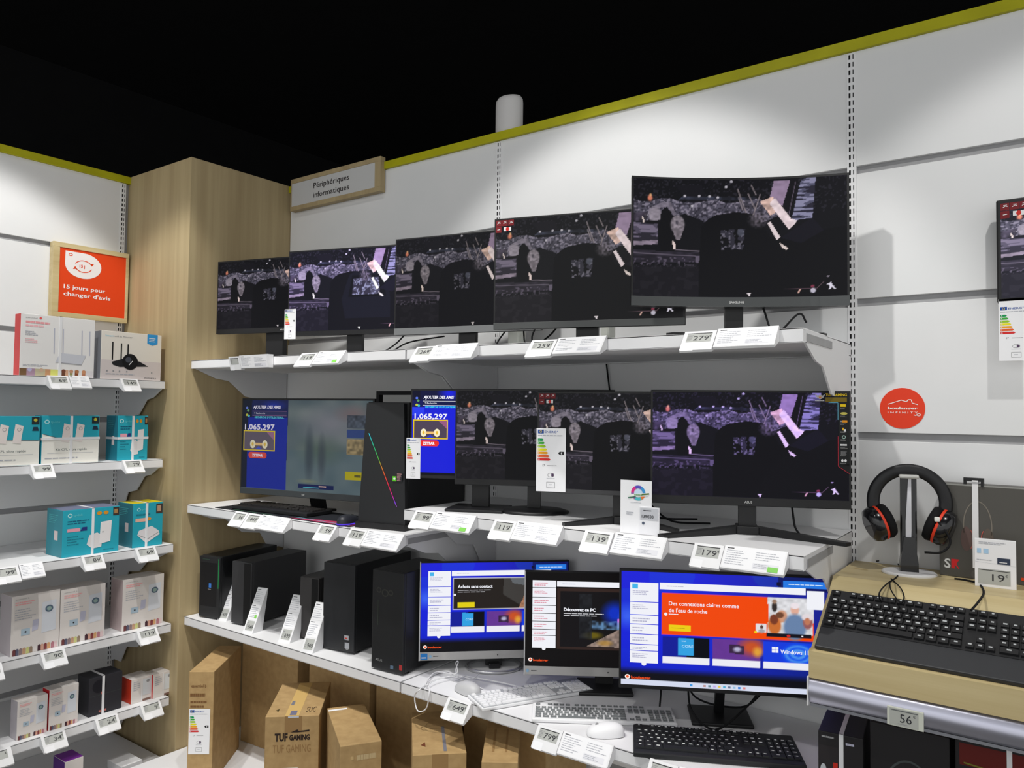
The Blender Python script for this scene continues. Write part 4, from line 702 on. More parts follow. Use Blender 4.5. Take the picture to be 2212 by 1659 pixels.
def duo_art(mb, F, w, h):
    mb.rect(F, 0.001, 0.001, w-.001, h*.50, rgb(236, 234, 226), 1); mb.poly(F, [(0.001, h*.62), (w*.3, h*.53), (w-.001, h*.50), (w-.001, h*.49), (0.001, h*.49)], rgb(236, 234, 226), 2); mb.line(F, [(w*.02, h*.62), (w*.3, h*.525), (w*.98, h*.5)], h*.012, rgb(70, 100, 110), 3)
    tp_logo(mb, F, w*.08, h*.87, h*.07)
    for x in (.33, .56): mb.poly(F, [(w*x, h*.46), (w*(x+.13), h*.44), (w*(x+.17), h*.80), (w*(x+.04), h*.84)], rgb(232, 222, 218), 4); mb.ring(F, w*(x+.1), h*.73, w*.025, w*.025, w*.008, GREY, 5, n=14)
    mb.rect(F, w*.86, h*.83, w*.985, h*.985, rgb(30, 45, 50), 3); mb.disc(F, w*.92, h*.92, w*.03, w*.03, rgb(190, 180, 60), 4); mb.poly(F, [(w*.87, h*.70), (w*.98, h*.70), (w*.96, h*.78), (w*.89, h*.78)], rgb(30, 50, 70), 3)
    mb.text(F, 'Kit CPL ultra rapide', w*.24, h*.27, h*.05, rgb(100, 110, 110), 3, width=w*.54); mb.line(F, [(w*.1, h*.22), (w*.9, h*.22)], h*.006, LINE, 3); mb.greek(F, w*.06, h*.14, w*.85, h*.05, 1, LINE, 3, seed=3)
left_box('adapter_box', 'teal and white adapter box cut by the left edge of the view', -52, 88, 899, 2, 0.015, 0.07, TEAL, BX, art=duo_art)
left_box('adapter_box', 'teal and white adapter box with a white strap cross, second left wall shelf', 91, 216, 898, 2, 0.02, 0.07, TEAL, BX, art=duo_art, strap=[('v', .5), ('h', .52)])
def teal_art(mb, F, w, h):
    tp_logo(mb, F, w*.12, h*.88, h*.07); mb.greek(F, w*.08, h*.78, w*.55, h*.10, 2, rgb(20, 90, 120), 2, seed=3, fill=.4); mb.rect(F, w*.08, h*.53, w*.30, h*.60, rgb(230, 160, 175), 2); mb.poly(F, [(w*.30, h*.53), (w*.42, h*.53), (w*.42, h*.61), (w*.34, h*.61)], rgb(40, 50, 120), 2)
    mb.poly(F, [(w*.42, h*.22), (w*.52, h*.12), (w*.68, h*.14), (w*.70, h*.38), (w*.60, h*.46), (w*.46, h*.42)], rgb(226, 222, 222), 3); mb.poly(F, [(w*.64, h*.2), (w*.84, h*.24), (w*.86, h*.70), (w*.66, h*.68)], rgb(234, 230, 230), 4); mb.disc(F, w*.70, h*.46, w*.012, w*.016, GREY, 5)
    mb.rect(F, w*.88, h*.80, w*.99, h*.98, rgb(60, 50, 45), 3); mb.rect(F, w*.90, h*.84, w*.96, h*.94, rgb(170, 130, 80), 4)
    for x in (.63, .75): mb.disc(F, w*x, h*.88, w*.045, h*.04, rgb(220, 150, 40), 3)
    mb.greek(F, w*.08, h*.45, w*.28, h*.22, 4, TEALD, 2, seed=8, fill=.3); mb.greek(F, w*.72, h*.08, w*.2, h*.03, 1, TEALD, 3)
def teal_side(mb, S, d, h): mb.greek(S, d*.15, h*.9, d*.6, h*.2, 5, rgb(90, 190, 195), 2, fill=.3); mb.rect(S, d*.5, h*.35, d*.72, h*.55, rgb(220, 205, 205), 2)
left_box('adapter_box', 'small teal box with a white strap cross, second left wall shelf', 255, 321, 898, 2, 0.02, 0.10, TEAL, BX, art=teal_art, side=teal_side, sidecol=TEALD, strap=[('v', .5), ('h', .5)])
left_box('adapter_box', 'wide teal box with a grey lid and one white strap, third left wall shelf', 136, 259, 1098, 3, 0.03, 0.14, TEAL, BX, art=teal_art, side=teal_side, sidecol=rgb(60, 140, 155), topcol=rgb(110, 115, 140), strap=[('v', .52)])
def teal2(mb, F, w, h):
    tp_logo(mb, F, w*.18, h*.86, h*.06); mb.greek(F, w*.1, h*.78, w*.5, h*.08, 1, TEALD, 2); mb.rect(F, w*.08, h*.58, w*.5, h*.66, rgb(230, 180, 160), 2); mb.disc(F, w*.52, h*.63, w*.08, h*.035, rgb(225, 150, 50), 3); mb.poly(F, [(w*.15, h*.28), (w*.45, h*.08), (w*.9, h*.25), (w*.86, h*.34), (w*.62, h*.46), (w*.2, h*.38)], rgb(226, 222, 224), 3); mb.line(F, [(w*.2, h*.28), (w*.5, h*.17), (w*.86, h*.3)], h*.012, GREY, 4); mb.rect(F, w*.76, h*.74, w*.98, h*.96, rgb(70, 55, 50), 3); mb.rect(F, w*.80, h*.78, w*.92, h*.92, rgb(190, 150, 120), 4)
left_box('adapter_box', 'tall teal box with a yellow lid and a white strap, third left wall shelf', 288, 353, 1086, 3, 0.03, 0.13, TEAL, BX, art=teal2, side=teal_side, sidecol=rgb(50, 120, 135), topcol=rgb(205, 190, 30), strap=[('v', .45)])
def kit_art(mb, F, w, h):
    mb.text(F, 'essentiel b', w*.07, h*.93, h*.022, GREY, 2, width=w*.28); mb.greek(F, w*.07, h*.90, w*.4, h*.07, 2, rgb(240, 175, 175), 2, seed=2, fill=.6); mb.greek(F, w*.07, h*.78, w*.42, h*.20, 5, LINE, 2, seed=7, fill=.35)
    mb.poly(F, [(w*.62, h*.30), (w*.92, h*.32), (w*.92, h*.84), (w*.62, h*.82)], rgb(214, 218, 226), 2); mb.disc(F, w*.77, h*.70, w*.085, h*.06, rgb(90, 110, 130), 3); mb.disc(F, w*.77, h*.70, w*.05, h*.035, rgb(150, 175, 170), 4)
    mb.rect(F, w*.2, h*.32, w*.38, h*.43, rgb(170, 190, 205), 3); mb.disc(F, w*.29, h*.375, w*.02, w*.02, INK, 4); mb.poly(F, [(w*.42, h*.36), (w*.54, h*.38), (w*.56, h*.55), (w*.44, h*.55)], rgb(190, 190, 210), 3)
    for x, c in ((.04, (110, 60, 60)), (.10, (90, 90, 110)), (.17, (140, 120, 120)), (.24, (190, 150, 120)), (.31, (200, 200, 130)), (.38, (150, 130, 110)), (.55, (70, 40, 50)), (.61, (210, 160, 140)), (.68, (130, 60, 60)), (.75, (210, 160, 110)), (.83, (180, 120, 130)), (.90, (225, 200, 200))): mb.rect(F, w*x, 0.001, w*(x+.065), h*.10, rgb(*c), 2); mb.disc(F, w*(x+.033), h*.10, w*.02, h*.015, rgb(*c), 3)
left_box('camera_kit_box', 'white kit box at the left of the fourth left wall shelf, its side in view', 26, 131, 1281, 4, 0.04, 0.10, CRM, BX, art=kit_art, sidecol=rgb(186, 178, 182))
left_box('camera_kit_box', 'white kit box touching the right side of another, fourth left wall shelf', 132, 229, 1267, 4, 0.04, 0.10, CRM, BX, art=kit_art)
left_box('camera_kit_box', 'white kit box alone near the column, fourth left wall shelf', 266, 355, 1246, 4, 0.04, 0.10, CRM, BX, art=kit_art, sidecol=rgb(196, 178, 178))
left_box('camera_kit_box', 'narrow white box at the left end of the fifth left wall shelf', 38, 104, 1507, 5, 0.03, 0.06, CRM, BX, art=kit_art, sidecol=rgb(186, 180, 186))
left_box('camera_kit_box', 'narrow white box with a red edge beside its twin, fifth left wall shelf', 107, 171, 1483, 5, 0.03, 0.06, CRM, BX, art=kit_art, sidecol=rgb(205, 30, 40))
def black_art(mb, F, w, h): mb.line(F, [(0.002, h*.52), (w*.98, h*.52)], h*.01, rgb(60, 66, 66), 2); mb.rect(F, w*.36, h*.52, w*.42, h*.60, rgb(190, 100, 90), 2); mb.greek(F, w*.3, h*.12, w*.25, h*.06, 1, rgb(190, 110, 100), 2, fill=.9); mb.disc(F, w*.3, h*.75, w*.2, h*.17, rgb(20, 20, 30), 2)
left_box('black_box', 'black box with a white strap on its upper half, fifth left wall shelf', 193, 265, 1458, 5, 0.04, 0.10, rgb(44, 44, 50), BX, art=black_art, strap=[('v', .42)])
def mini_art(mb, F, w, h): mb.greek(F, w*.1, h*.9, w*.35, h*.4, 5, LINE, 2, seed=4); mb.rect(F, w*.55, h*.25, w*.95, h*.9, rgb(214, 218, 222), 2); mb.disc(F, w*.8, h*.8, w*.08, h*.06, GREY, 3); mb.line(F, [(w*.5, h*.02), (w*.5, h*.98)], w*.04, WHITE, 3); mb.rect(F, w*.55, .001, w*.95, h*.1, rgb(130, 100, 90), 3)
left_box('camera_kit_box', 'small white box with a bright red side, fifth left wall shelf', 284, 329, 1463, 5, 0.04, 0.09, CRM, BX, art=mini_art, sidecol=rgb(215, 60, 35))
left_box('camera_kit_box', 'small white box with a thin red edge against the column, fifth left wall shelf', 331, 375, 1452, 5, 0.03, 0.07, CRM, BX, art=mini_art, sidecol=rgb(200, 50, 50))
# things at the foot of the left wall
left_box('camera_kit_box', 'white and purple box on the base shelf at the foot of the left wall', 140, 181, 1640, 6, 0.02, 0.10, CRM, BX, sidecol=rgb(90, 40, 130), topcol=rgb(120, 40, 150))
left_box('camera_kit_box', 'flat white box lying at the front of the left base shelf', 262, 308, 1649, 6, 0.02, 0.12, WHITE, BX)
# orange sign on the left wall
ya_, yb_ = Xp(116, 520, -3.66).y, Xp(279.5, 547, -3.66).y; z0_, z1_ = Xp(190, 690, -3.66).z, Xp(190, 533, -3.66).z
t = thing('framed_sign', 'orange sign about 15 days in a pale wood frame on the left wall', 'sign', (-3.66, ya_, z0_), PI/2); w_, h_ = yb_-ya_, z1_-z0_
mb = MB(); e = 0.022
mb.box(0, 0.0, 0, w_, 0.036, e, WHITE, 'oak_counter', 0.001); mb.box(0, 0.0, h_-e, w_, 0.036, h_, WHITE, 'oak_counter', 0.001); mb.box(0, 0.0, e, e*1.3, 0.036, h_-e, WHITE, 'oak_counter', 0.001); mb.box(w_-e*.6, 0, e, w_, 0.036, h_-e, WHITE, 'oak_counter', 0.001); mb.build('frame', t)
mb = MB(); mb.box(e, 0.004, e, w_-e*.5, 0.03, h_-e, ORANGE, 'print'); F = Fr((e, 0.004, e), (1, 0, 0), (0, 0, 1)); W2, H2 = w_-e*1.5, h_-2*e
c_ = (W2*.36, H2*.76); rx, ry = W2*.26, H2*.20
pts = [(c_[0]-rx, c_[1]+ry)]+[(c_[0]+rx*math.cos(a), c_[1]+ry*math.sin(a)) for a in [PI/2-(1.5*PI)*i/24 for i in range(25)]]
mb.poly(F, pts[::-1], rgb(240, 236, 236), 2)
for a0, a1 in ((0.15*PI, 0.9*PI), (1.15*PI, 1.9*PI)): mb.ring(F, c_[0], c_[1]-H2*.01, W2*.115, H2*.085, W2*.012, ORANGE, 3, n=14, a0=a0, a1=a1)
mb.poly(F, [(c_[0]+W2*.09, c_[1]+H2*.05), (c_[0]+W2*.15, c_[1]+H2*.055), (c_[0]+W2*.12, c_[1]+H2*.01)], ORANGE, 3); mb.poly(F, [(c_[0]-W2*.15, c_[1]-H2*.07), (c_[0]-W2*.09, c_[1]-H2*.06), (c_[0]-W2*.12, c_[1]-H2*.02)], ORANGE, 3)
mb.text(F, '15 j', c_[0]-W2*.02, c_[1]-H2*.03, H2*.045, ORANGE, 4, align='c', bold=0.03); mb.ring(F, c_[0]-rx*.72, c_[1]+ry*.74, W2*.02, H2*.013, W2*.01, ORANGE, 3, n=12)
mb.text(F, '15 jours pour', W2*.09, H2*.375, H2*.062, rgb(245, 240, 240), 3, width=W2*.60, bold=0.02); mb.text(F, "changer d'avis", W2*.09, H2*.265, H2*.062, rgb(245, 240, 240), 3, width=W2*.68, bold=0.02); mb.build('panel', t)
# department sign over the yellow edge
x0_, x1_ = Yp(629, 420, -0.03).x, Yp(823, 380, -0.03).x; z0_, z1_ = 2.672, 2.832
t = thing('framed_sign', 'white department sign reading Peripheriques informatiques in a wood frame on the yellow edge', 'sign', (x0_, -0.034, z0_)); w_, h_ = x1_-x0_, z1_-z0_
mb = MB(); e = 0.022
for b in ((0, 0, w_, e), (0, h_-e, w_, h_), (0, e, 0.006, h_-e), (w_-e*1.7, e, w_, h_-e)): mb.box(b[0], 0, b[1], b[2], 0.03, b[3], WHITE, 'oak_laminate', 0.001)
mb.build('frame', t); mb = MB(); mb.box(0.006, 0.003, e, w_-e*1.7, 0.026, h_-e, rgb(200, 200, 200), 'print'); F = Fr((0, 0.003, 0), (1, 0, 0), (0, 0, 1))
mb.text(F, 'Périphériques', w_*.27, h_*.56, h_*.17, rgb(50, 45, 45), 2, width=w_*.40, bold=0.01); mb.text(F, 'informatiques', w_*.27, h_*.27, h_*.17, rgb(50, 45, 45), 2, width=w_*.40, bold=0.01); mb.build('panel', t)
# white speaker on top of the wall
p_ = Yp(1100, 270, 0.045); mb = MB(); rr = 0.062
mb.lathe((p_.x, 0.045, HT), [(rr*.86, 0), (rr*.98, 0.006), (rr, 0.02), (rr, 0.128), (rr*.97, 0.142), (rr*.85, 0.153), (rr*.6, 0.158), (0.001, 0.159)], rgb(206, 204, 204), 'painted_plastic', 40, None, 1, 0.7)
tag(mb.build('wireless_speaker'), 'small rounded white device standing on top of the back wall', 'speaker')
# round orange sticker on the right bay
p_ = Yp(1949, 882, 0); R_ = 0.0585; mb = MB(); mb.lathe((p_.x, -0.0012, p_.z), [(R_, 0), (R_, 0.0012)], rgb(232, 62, 30), 'print', 48, Matrix.Rotation(-PI/2, 4, 'X'))
F = Fr((p_.x-R_, -0.0014, p_.z-R_), (1, 0, 0), (0, 0, 1)); k = 2*R_; WW = rgb(250, 240, 235)
mb.line(F, [(k*.19, k*.60), (k*.34, k*.65), (k*.48, k*.70), (k*.60, k*.66), (k*.63, k*.71), (k*.70, k*.71), (k*.72, k*.63), (k*.84, k*.59)], k*.018, WW, 2)
mb.text(F, 'boulanger', k*.18, k*.475, k*.06, WW, 2, width=k*.66, bold=0.03); mb.text(F, 'I N F I N I T Y', k*.18, k*.375, k*.045, WW, 2, width=k*.66, bold=0.01); mb.ring(F, k*.86, k*.345, k*.03, k*.022, k*.014, WW, 2, n=14); mb.ring(F, k*.79, k*.35, k*.022, k*.018, k*.012, WW, 2, n=14, a0=PI, a1=2.2*PI)
tag(mb.build('round_sticker'), 'round orange shop sticker with a white roof line on the right wall panel', 'sticker')
# ------------------------------------------------------------------ desktop towers
def tower(label, x, y, z, yaw, w, d, h, col, fn=None, group='black desktop towers on the lower shelf', r=0.003, extra=None):
    t = thing('computer_tower', label, 'computer', (x, y, z), math.radians(yaw), group)
    mb = MB(); mb.box(-w/2, 0.012, 0.008, w/2, d, h, col, 'dark_plastic', r)
    for fx in (-w*.38, w*.38):
        for fy in (0.04, d-0.04): mb.cyl((fx, fy, 0), 0.012, 0.009, BLACK, 'matt_paint', 12)
    mb.build('case', t); mb = MB(); mb.box(-w/2, 0, 0.006, w/2, 0.0125, h-0.001, col, 'dark_plastic', min(r, 0.003)); F = Fr((-w/2, 0, 0), (1, 0, 0), (0, 0, 1))
    if fn: fn(mb, F, w, h)
    mb.build('front_panel', t)
    if extra: extra(t, w, d, h)
    return t
def f_green(mb, F, w, h): mb.line(F, [(w*.94, h*.5), (w*.94, h*.97)], 0.0025, rgb(30, 170, 90), 2); mb.rect(F, w*.48, h*.50, w*.60, h*.57, rgb(60, 120, 200), 2); mb.greek(F, w*.44, h*.485, w*.16, h*.02, 1, GREY, 2); mb.rect(F, w*.06, h*.2, w*.86, h*.9, rgb(18, 18, 20), 1); mb.line(F, [(w*.15, h*.95), (w*.5, h*.95)], 0.003, rgb(50, 70, 60), 2)
def f_plain(mb, F, w, h): mb.rect(F, w*.62, h*.02, w*.97, h*.98, rgb(12, 12, 13), 1)
def f_wide(mb, F, w, h): mb.rect(F, w*.70, h*.155, w*.84, h*.205, rgb(180, 180, 185), 2); mb.rect(F, w*.72, h*.165, w*.80, h*.18, rgb(200, 70, 60), 3); mb.rect(F, w*.72, h*.06, w*.86, h*.125, rgb(170, 172, 178), 2); mb.poly(F, [(w*.72, h*.06), (w*.86, h*.06), (w*.79, h*.04)], GREY, 2)
def f_asus(mb, F, w, h):
    mb.text(F, 'ASUS', w*.14, h*.10, h*.022, rgb(150, 150, 150), 2, width=w*.22); mb.rect(F, w*.62, h*.05, w*.72, h*.085, rgb(90, 110, 130), 2); mb.rect(F, w*.9, h*.06, w*.99, h*.11, rgb(170, 50, 50), 2)
    for x, y, s in ((.22, .80, .05), (.42, .78, .08), (.6, .79, .05)): mb.ring(F, w*x, h*y, w*s, w*s*.8, w*.03, rgb(58, 58, 54), 2, n=14)
    mb.line(F, [(w*.2, h*.45), (w*.2, h*.7)], 0.004, rgb(50, 56, 50), 2)
tower('black tower with a thin green light line, next to the wood column', -3.035, -0.478, ZC, 12, 0.118, 0.36, 0.272, rgb(30, 31, 33), f_green)
tower('grey edged tower behind the leaning tag reading 549', -2.834, -0.455, ZC, 10, 0.112, 0.34, 0.27, rgb(52, 52, 54), f_plain)
tower('small slim tower behind the leaning tag reading 699', -2.446, -0.41, ZC, 10, 0.095, 0.28, 0.25, rgb(62, 60, 60), f_plain)
tower('wide black tower with two silver stickers low on its front', -2.241, -0.436, ZC, 8, 0.155, 0.36, 0.335, rgb(33, 34, 37), f_wide)
tower('tall black tower with a faint maker name, left of the first all-in-one', -1.93, -0.485, ZC, 4, 0.145, 0.26, 0.355, rgb(26, 27, 29), f_asus)
# gaming tower with rainbow strip on the middle shelf
t = thing('gaming_tower', 'black gaming tower with a diagonal rainbow light strip and carry handles', 'computer', (-1.997, -0.458, ZB1), math.radians(11), None)
w, d, h = 0.205, 0.44, 0.46; wt = 0.163
mb = MB()
vs = [(-w/2, 0.02, 0.012), (w/2, 0.02, 0.012), (w/2, d, 0.012), (-w/2, d, 0.012), (-wt/2-0.005, 0.03, h), (wt/2+0.012, 0.03, h), (w/2, d, h), (-w/2, d, h)]
mb.add(vs, [(3, 2, 1, 0), (4, 5, 6, 7), (0, 1, 5, 4), (1, 2, 6, 5), (2, 3, 7, 6), (3, 0, 4, 7)], rgb(26, 27, 29), 'dark_plastic'); mb.box(-w*.45, 0.05, 0, w*.45, d-0.03, 0.013, BLACK, 'matt_paint'); mb.build('case', t)
mb = MB(); fb = [(-w/2, 0, 0.02), (w/2, 0, 0.02), (wt/2, 0.012, h-0.004), (-wt/2, 0.012, h-0.004)]
mb.add(fb+[(p[0], 0.031, p[2]) for p in fb], [(0, 1, 2, 3), (7, 6, 5, 4), (0, 4, 5, 1), (1, 5, 6, 2), (2, 6, 7, 3), (3, 7, 4, 0)], rgb(32, 33, 35), 'dark_plastic'); mb.prism([(-w/2-0.004, -0.012), (w/2+0.004, -0.012), (w/2+0.008, 0.03), (w/2-0.01, 0.06), (-w/2+0.01, 0.06), (-w/2-0.008, 0.03)], 0.0, 0.022, 'z', BLACK, 'dark_plastic')
F = Fr((0, -0.001, 0), (1, 0, 0), (0, 0.0, 1)); mb.build('front_panel', t)
mb = MB(); N = 30; A = Vector((-0.066, 0.0075, 0.345)); Bv = Vector((0.066, -0.0005, 0.085))
stops = [(0, (60, 200, 225)), (.18, (50, 190, 130)), (.34, (90, 180, 70)), (.44, (215, 140, 50)), (.56, (235, 90, 50)), (.7, (235, 40, 80)), (.85, (200, 40, 150)), (.93, (130, 70, 230)), (1, (190, 110, 160))]
for i in range(N):
    a, b = i/N, (i+1)/N; pa, pb = A.lerp(Bv, a), A.lerp(Bv, b)
    for (s0, c0), (s1, c1) in zip(stops, stops[1:]):
        if s0 <= a <= s1: q = (a-s0)/(s1-s0); c = tuple(c0[j]*(1-q)+c1[j]*q for j in range(3)); break
    mb.add([pa+Vector((-0.0016, -0.001, 0)), pa+Vector((0.0016, -0.001, 0)), pb+Vector((0.0016, -0.001, 0)), pb+Vector((-0.0016, -0.001, 0))], [(3, 2, 1, 0)], rgb(*c), 'screen_light')
mb.build('light_strip', t)
mb = MB(); F = Fr((0.045, 0.0015, 0.175), (1, 0, 0), (0, 0.02, 1)); mb.rect(F, 0, 0, 0.016, 0.018, rgb(90, 200, 30), 2); mb.disc(F, 0.008, 0.009, 0.005, 0.004, WHITE, 3); mb.rect(F, 0.018, 0, 0.042, 0.03, rgb(40, 40, 44), 2); mb.greek(F, 0.019, 0.029, 0.021, 0.028, 6, rgb(200, 150, 150), 3); mb.build('badge', t)
for yy in (0.06, 0.38):
    mb = MB(); q = 0.014
    mb.prism([(-w*.36, h-0.004), (-w*.30, h-0.004), (-w*.30, h+0.014+q), (w*.40, h+0.014+q), (w*.40, h-0.004), (w*.46, h-0.004), (w*.46, h+0.028+q), (-w*.36, h+0.028+q)][::-1], yy, yy+0.026, 'y', BLACK, 'matt_paint'); mb.build('handle', t)
# ------------------------------------------------------------------ keyboards and mice
ROWS = [[1]+[-1]+[1]*4+[-.5]+[1]*4+[-.5]+[1]*4+[-.25]+[1]*3, [1]*13+[2]+[-.25]+[1]*3+[-.25]+[1]*4, [1.5]+[1]*12+[1.5]+[-.25]+[1]*3+[-.25]+[1]*4, [1.75]+[1]*12+[1.25]+[-3.5]+[1]*4, [1.25]+[1]*11+[2.75]+[-1.25]+[1]+[-1.25]+[1]*4, [1.25]*3+[6.25]+[1.25]*4+[-.25]+[1]*3+[-.25]+[2, 1, 1]]
def keyboard(label, x, y, z, yaw, w, d, body, key, th=0.018, wrist=0.0, pitch=0.0, kh=0.007, gap=0.1, legend=None, group='keyboards on display', tray=None, mat='dark_plastic', pos=None, keymat='dark_plastic'):
    """local: x along the rows, y towards the back, origin at the front left corner"""
    t = thing('keyboard', label, 'keyboard', (x, y, z), 0, group, rot=(pitch, 0, math.radians(yaw)))
    mb = MB(); mb.box(0, 0, 0, w, d, th, body, mat, 0.003)
    mb.build('body', t); mb = MB(); m = 0.007; kd = d-wrist-2*m; uw = (w-2*m)/22.5; ud = kd/6.4; F = Fr((0, 0, th+kh), (1, 0, 0), (0, 1, 0)); lg = MB(); rn = random.Random(3)
    mb.box(m*.6, wrist+m*.4, th-0.001, w-m*.6, d-m*.4, th+0.0012, tray or body, mat)
    for r, row in enumerate(ROWS):
        xx = m; y1 = d-m-ud*(r+(0.4 if r else 0)); y0 = y1-ud
        for k in row:
            if k < 0: xx += -k*uw; continue
            g = gap*uw/2; a, b = xx+g, xx+k*uw-g
            mb.add([(a, y0+g, th), (b, y0+g, th), (b, y1-g, th), (a, y1-g, th), (a+g*.8, y0+g*2, th+kh), (b-g*.8, y0+g*2, th+kh), (b-g*.8, y1-g*1.2, th+kh), (a+g*.8, y1-g*1.2, th+kh)], [(4, 5, 6, 7), (0, 1, 5, 4), (1, 2, 6, 5), (2, 3, 7, 6), (3, 0, 4, 7)], key, keymat)
            if legend and k < 3: lw = uw*rn.uniform(.22, .46); cx = (a+b)/2-lw/2; mb.rect(F, cx, y0+ud*.5, cx+lw, y0+ud*.72, legend, 1)
            xx += k*uw
    mb.build('keys', t); return t
def mouse(label, x, y, z, yaw, col, L=0.105, W=0.06, H=0.034, mat='painted_plastic', glow=None, group='mice on display'):
    t = thing('computer_mouse', label, 'mouse', (x, y, z), math.radians(yaw), group); mb = MB(); n = 14; vs = []; fs = []
    for i in range(n+1):
        a = PI*i/n; yy = -math.cos(a)*L/2; s = math.sin(a)**.6
        for j in range(13): b = PI*j/12; vs.append((math.cos(b)*W/2*s*(1-.12*math.cos(a)), yy, 0.002+math.sin(b)**.8*H*s*(1+.18*math.cos(a)) if 0 < j < 12 else 0.001))
    for i in range(n):
        for j in range(12): q = i*13+j; fs.append((q, q+1, q+14, q+13))
    mb.add(vs, [f[::-1] for f in fs], col, mat, True); mb.build('shell', t)
    if glow:
        mb = MB(); mb.tube([(math.cos(a)*W*.53, math.sin(a)*L*.52, 0.004) for a in [2*PI*k/28 for k in range(29)]], 0.0022, glow, 'screen_light', 6); mb.build('glow_ring', t)
    mb = MB(); mb.lathe((-.004, L*.22, H*.80), [(0.006, 0), (0.006, 0.008)], GREY if col[0] > .3 else BLACK, 'matt_paint', 12, Matrix.Rotation(PI/2, 4, 'Y')); mb.build('scroll_wheel', t); return t
# gaming keyboard and mat on the middle shelf
mb = MB(); P = [(-2.985, -0.50), (-2.10, -0.50), (-2.10, -0.44), (-2.985, -0.24)]
mb.prism([(-2.965, -0.505), (-2.115, -0.505), (-2.115, -0.30), (-2.965, -0.26)], ZB1, ZB1+0.003, 'z', rgb(28, 30, 36), 'matt_paint')
F = Fr((-2.965, -0.505, ZB1+0.003), (1, 0, 0), (0, 1, 0))
mb.poly(F, [(0.5, 0.004), (0.84, 0.004), (0.84, 0.07), (0.64, 0.045)], rgb(170, 50, 90), 1); mb.poly(F, [(0.02, 0.07), (0.1, 0.12), (0.16, 0.2), (0.06, 0.16)], rgb(120, 40, 60), 1); mb.line(F, [(0.5, 0.03), (0.84, 0.012)], 0.006, rgb(120, 170, 190), 2); mb.greek(F, 0.12, 0.01, 0.3, 0.006, 1, rgb(70, 140, 90), 2)
tag(mb.build('desk_mat'), 'long dark mouse mat with pink streaks under the gaming keyboard', 'mouse mat')
keyboard('black gaming keyboard on the dark mat, middle shelf', -2.865, -0.492, ZB1+0.0035, 4.0, 0.455, 0.14, rgb(26, 26, 28), rgb(34, 32, 32), 0.016, 0.03)
mouse('glowing gaming mouse beside the gaming tower', -2.165, -0.465, ZB1+0.0035, 10, rgb(40, 42, 50), glow=rgb(90, 60, 230))
# keyboards on the lower shelf: corner points measured on the shelf plane
def kb_between(label, A, B, d, th, *a, **k):
    pa, pb = Zp(*A, ZC+th), Zp(*B, ZC+th); v = pb-pa; return keyboard(label, pa.x, pa.y, ZC+0.001, math.degrees(math.atan2(v.y, v.x)), v.length, d, *a, th=th, **k)
keyboard('small all white keyboard below the first all-in-one', -1.447, -0.552, ZC+0.001, 61, 0.40, 0.125, rgb(232, 232, 234), rgb(240, 240, 242), 0.010, 0, mat='painted_plastic', kh=0.005, gap=0.20, tray=rgb(176, 178, 182), keymat='painted_plastic')
keyboard('white keyboard with grey keys, behind the white mouse', -1.283, -0.524, ZC+0.001, 32.6, 0.43, 0.125, rgb(238, 238, 240), rgb(120, 124, 126), 0.011, 0, mat='painted_plastic', kh=0.003, gap=0.2, legend=rgb(190, 190, 190), keymat='painted_plastic')
keyboard('black keyboard with white letters at the bottom of the lower shelf', -0.938, -0.545, ZC+0.001, 27, 0.445, 0.185, rgb(30, 32, 34), rgb(26, 28, 30), 0.014, 0.02, kh=0.005, legend=rgb(215, 220, 215))
pm = Zp(1012, 1483, ZC+0.02); mouse('silver mouse tangled in white cable, left of the white keyboard', pm.x, pm.y, ZC+0.001, 75, rgb(190, 190, 192), 0.11, 0.062, 0.034)
pm = Zp(1308, 1572, ZC+0.02); mouse('white mouse in front of the white keyboard with grey keys', pm.x, pm.y, ZC+0.001, 125, rgb(238, 238, 240), 0.108, 0.064, 0.032)
def cable(label, pts, r=0.0022, col=BLACK, mat='matt_paint', group='loose cables', n=8, cat='cable'):
    mb = MB(); mb.tube(catmull(pts, n), r, col, mat); return tag(mb.build('cable'), label, cat, group)
CW = rgb(232, 232, 234)
z = ZC+0.004
def zp(U, V, zz=z): return Zp(U, V, zz)
def yp(U, V, y): return Yp(U, V, y)
mb = MB(); mb.tube(catmull([zp(1043, 1488), zp(1015, 1477), zp(985, 1463), zp(955, 1463), zp(925, 1475), zp(906, 1490, z+.002), Vector((-1.755, -SD-0.006, ZC-0.03)), Vector((-1.735, -SD-0.012, ZC-0.07)), Vector((-1.70, -SD-0.008, ZC-0.055)), Vector((-1.69, -SD-0.006, ZC+0.004)), zp(925, 1465), zp(962, 1450), zp(990, 1462)], 10), 0.0021, CW, 'painted_plastic')
tag(mb.build('cable'), 'white cable looping over the front edge of the lower shelf', 'cable', 'white cables on the lower shelf')
mb = MB(); mb.tube(catmull([zp(1035, 1455, z+.01), zp(1020, 1466, z+.01), zp(985, 1459, z+.012), zp(945, 1468, z+.01), zp(920, 1480, z+.008), zp(940, 1452, z+.008), zp(985, 1455, z+.03), zp(985, 1432, z+.06), zp(990, 1430, z+.06), zp(984, 1452, z+.02), zp(1000, 1460, z+.008)], 10), 0.0017, CW, 'painted_plastic')
tag(mb.build('cable'), 'thin white cable coiled behind the silver mouse', 'cable', 'white cables on the lower shelf')
mb = MB(); mb.tube(catmull([zp(1000, 1459, z+.004), zp(1060, 1470, z+.004), zp(1100, 1478, z+.004), zp(1150, 1492, z+.012)], 10), 0.0024, CW, 'painted_plastic')
tag(mb.build('cable'), 'white cable running straight to the back of the all white keyboard', 'cable', 'white cables on the lower shelf')
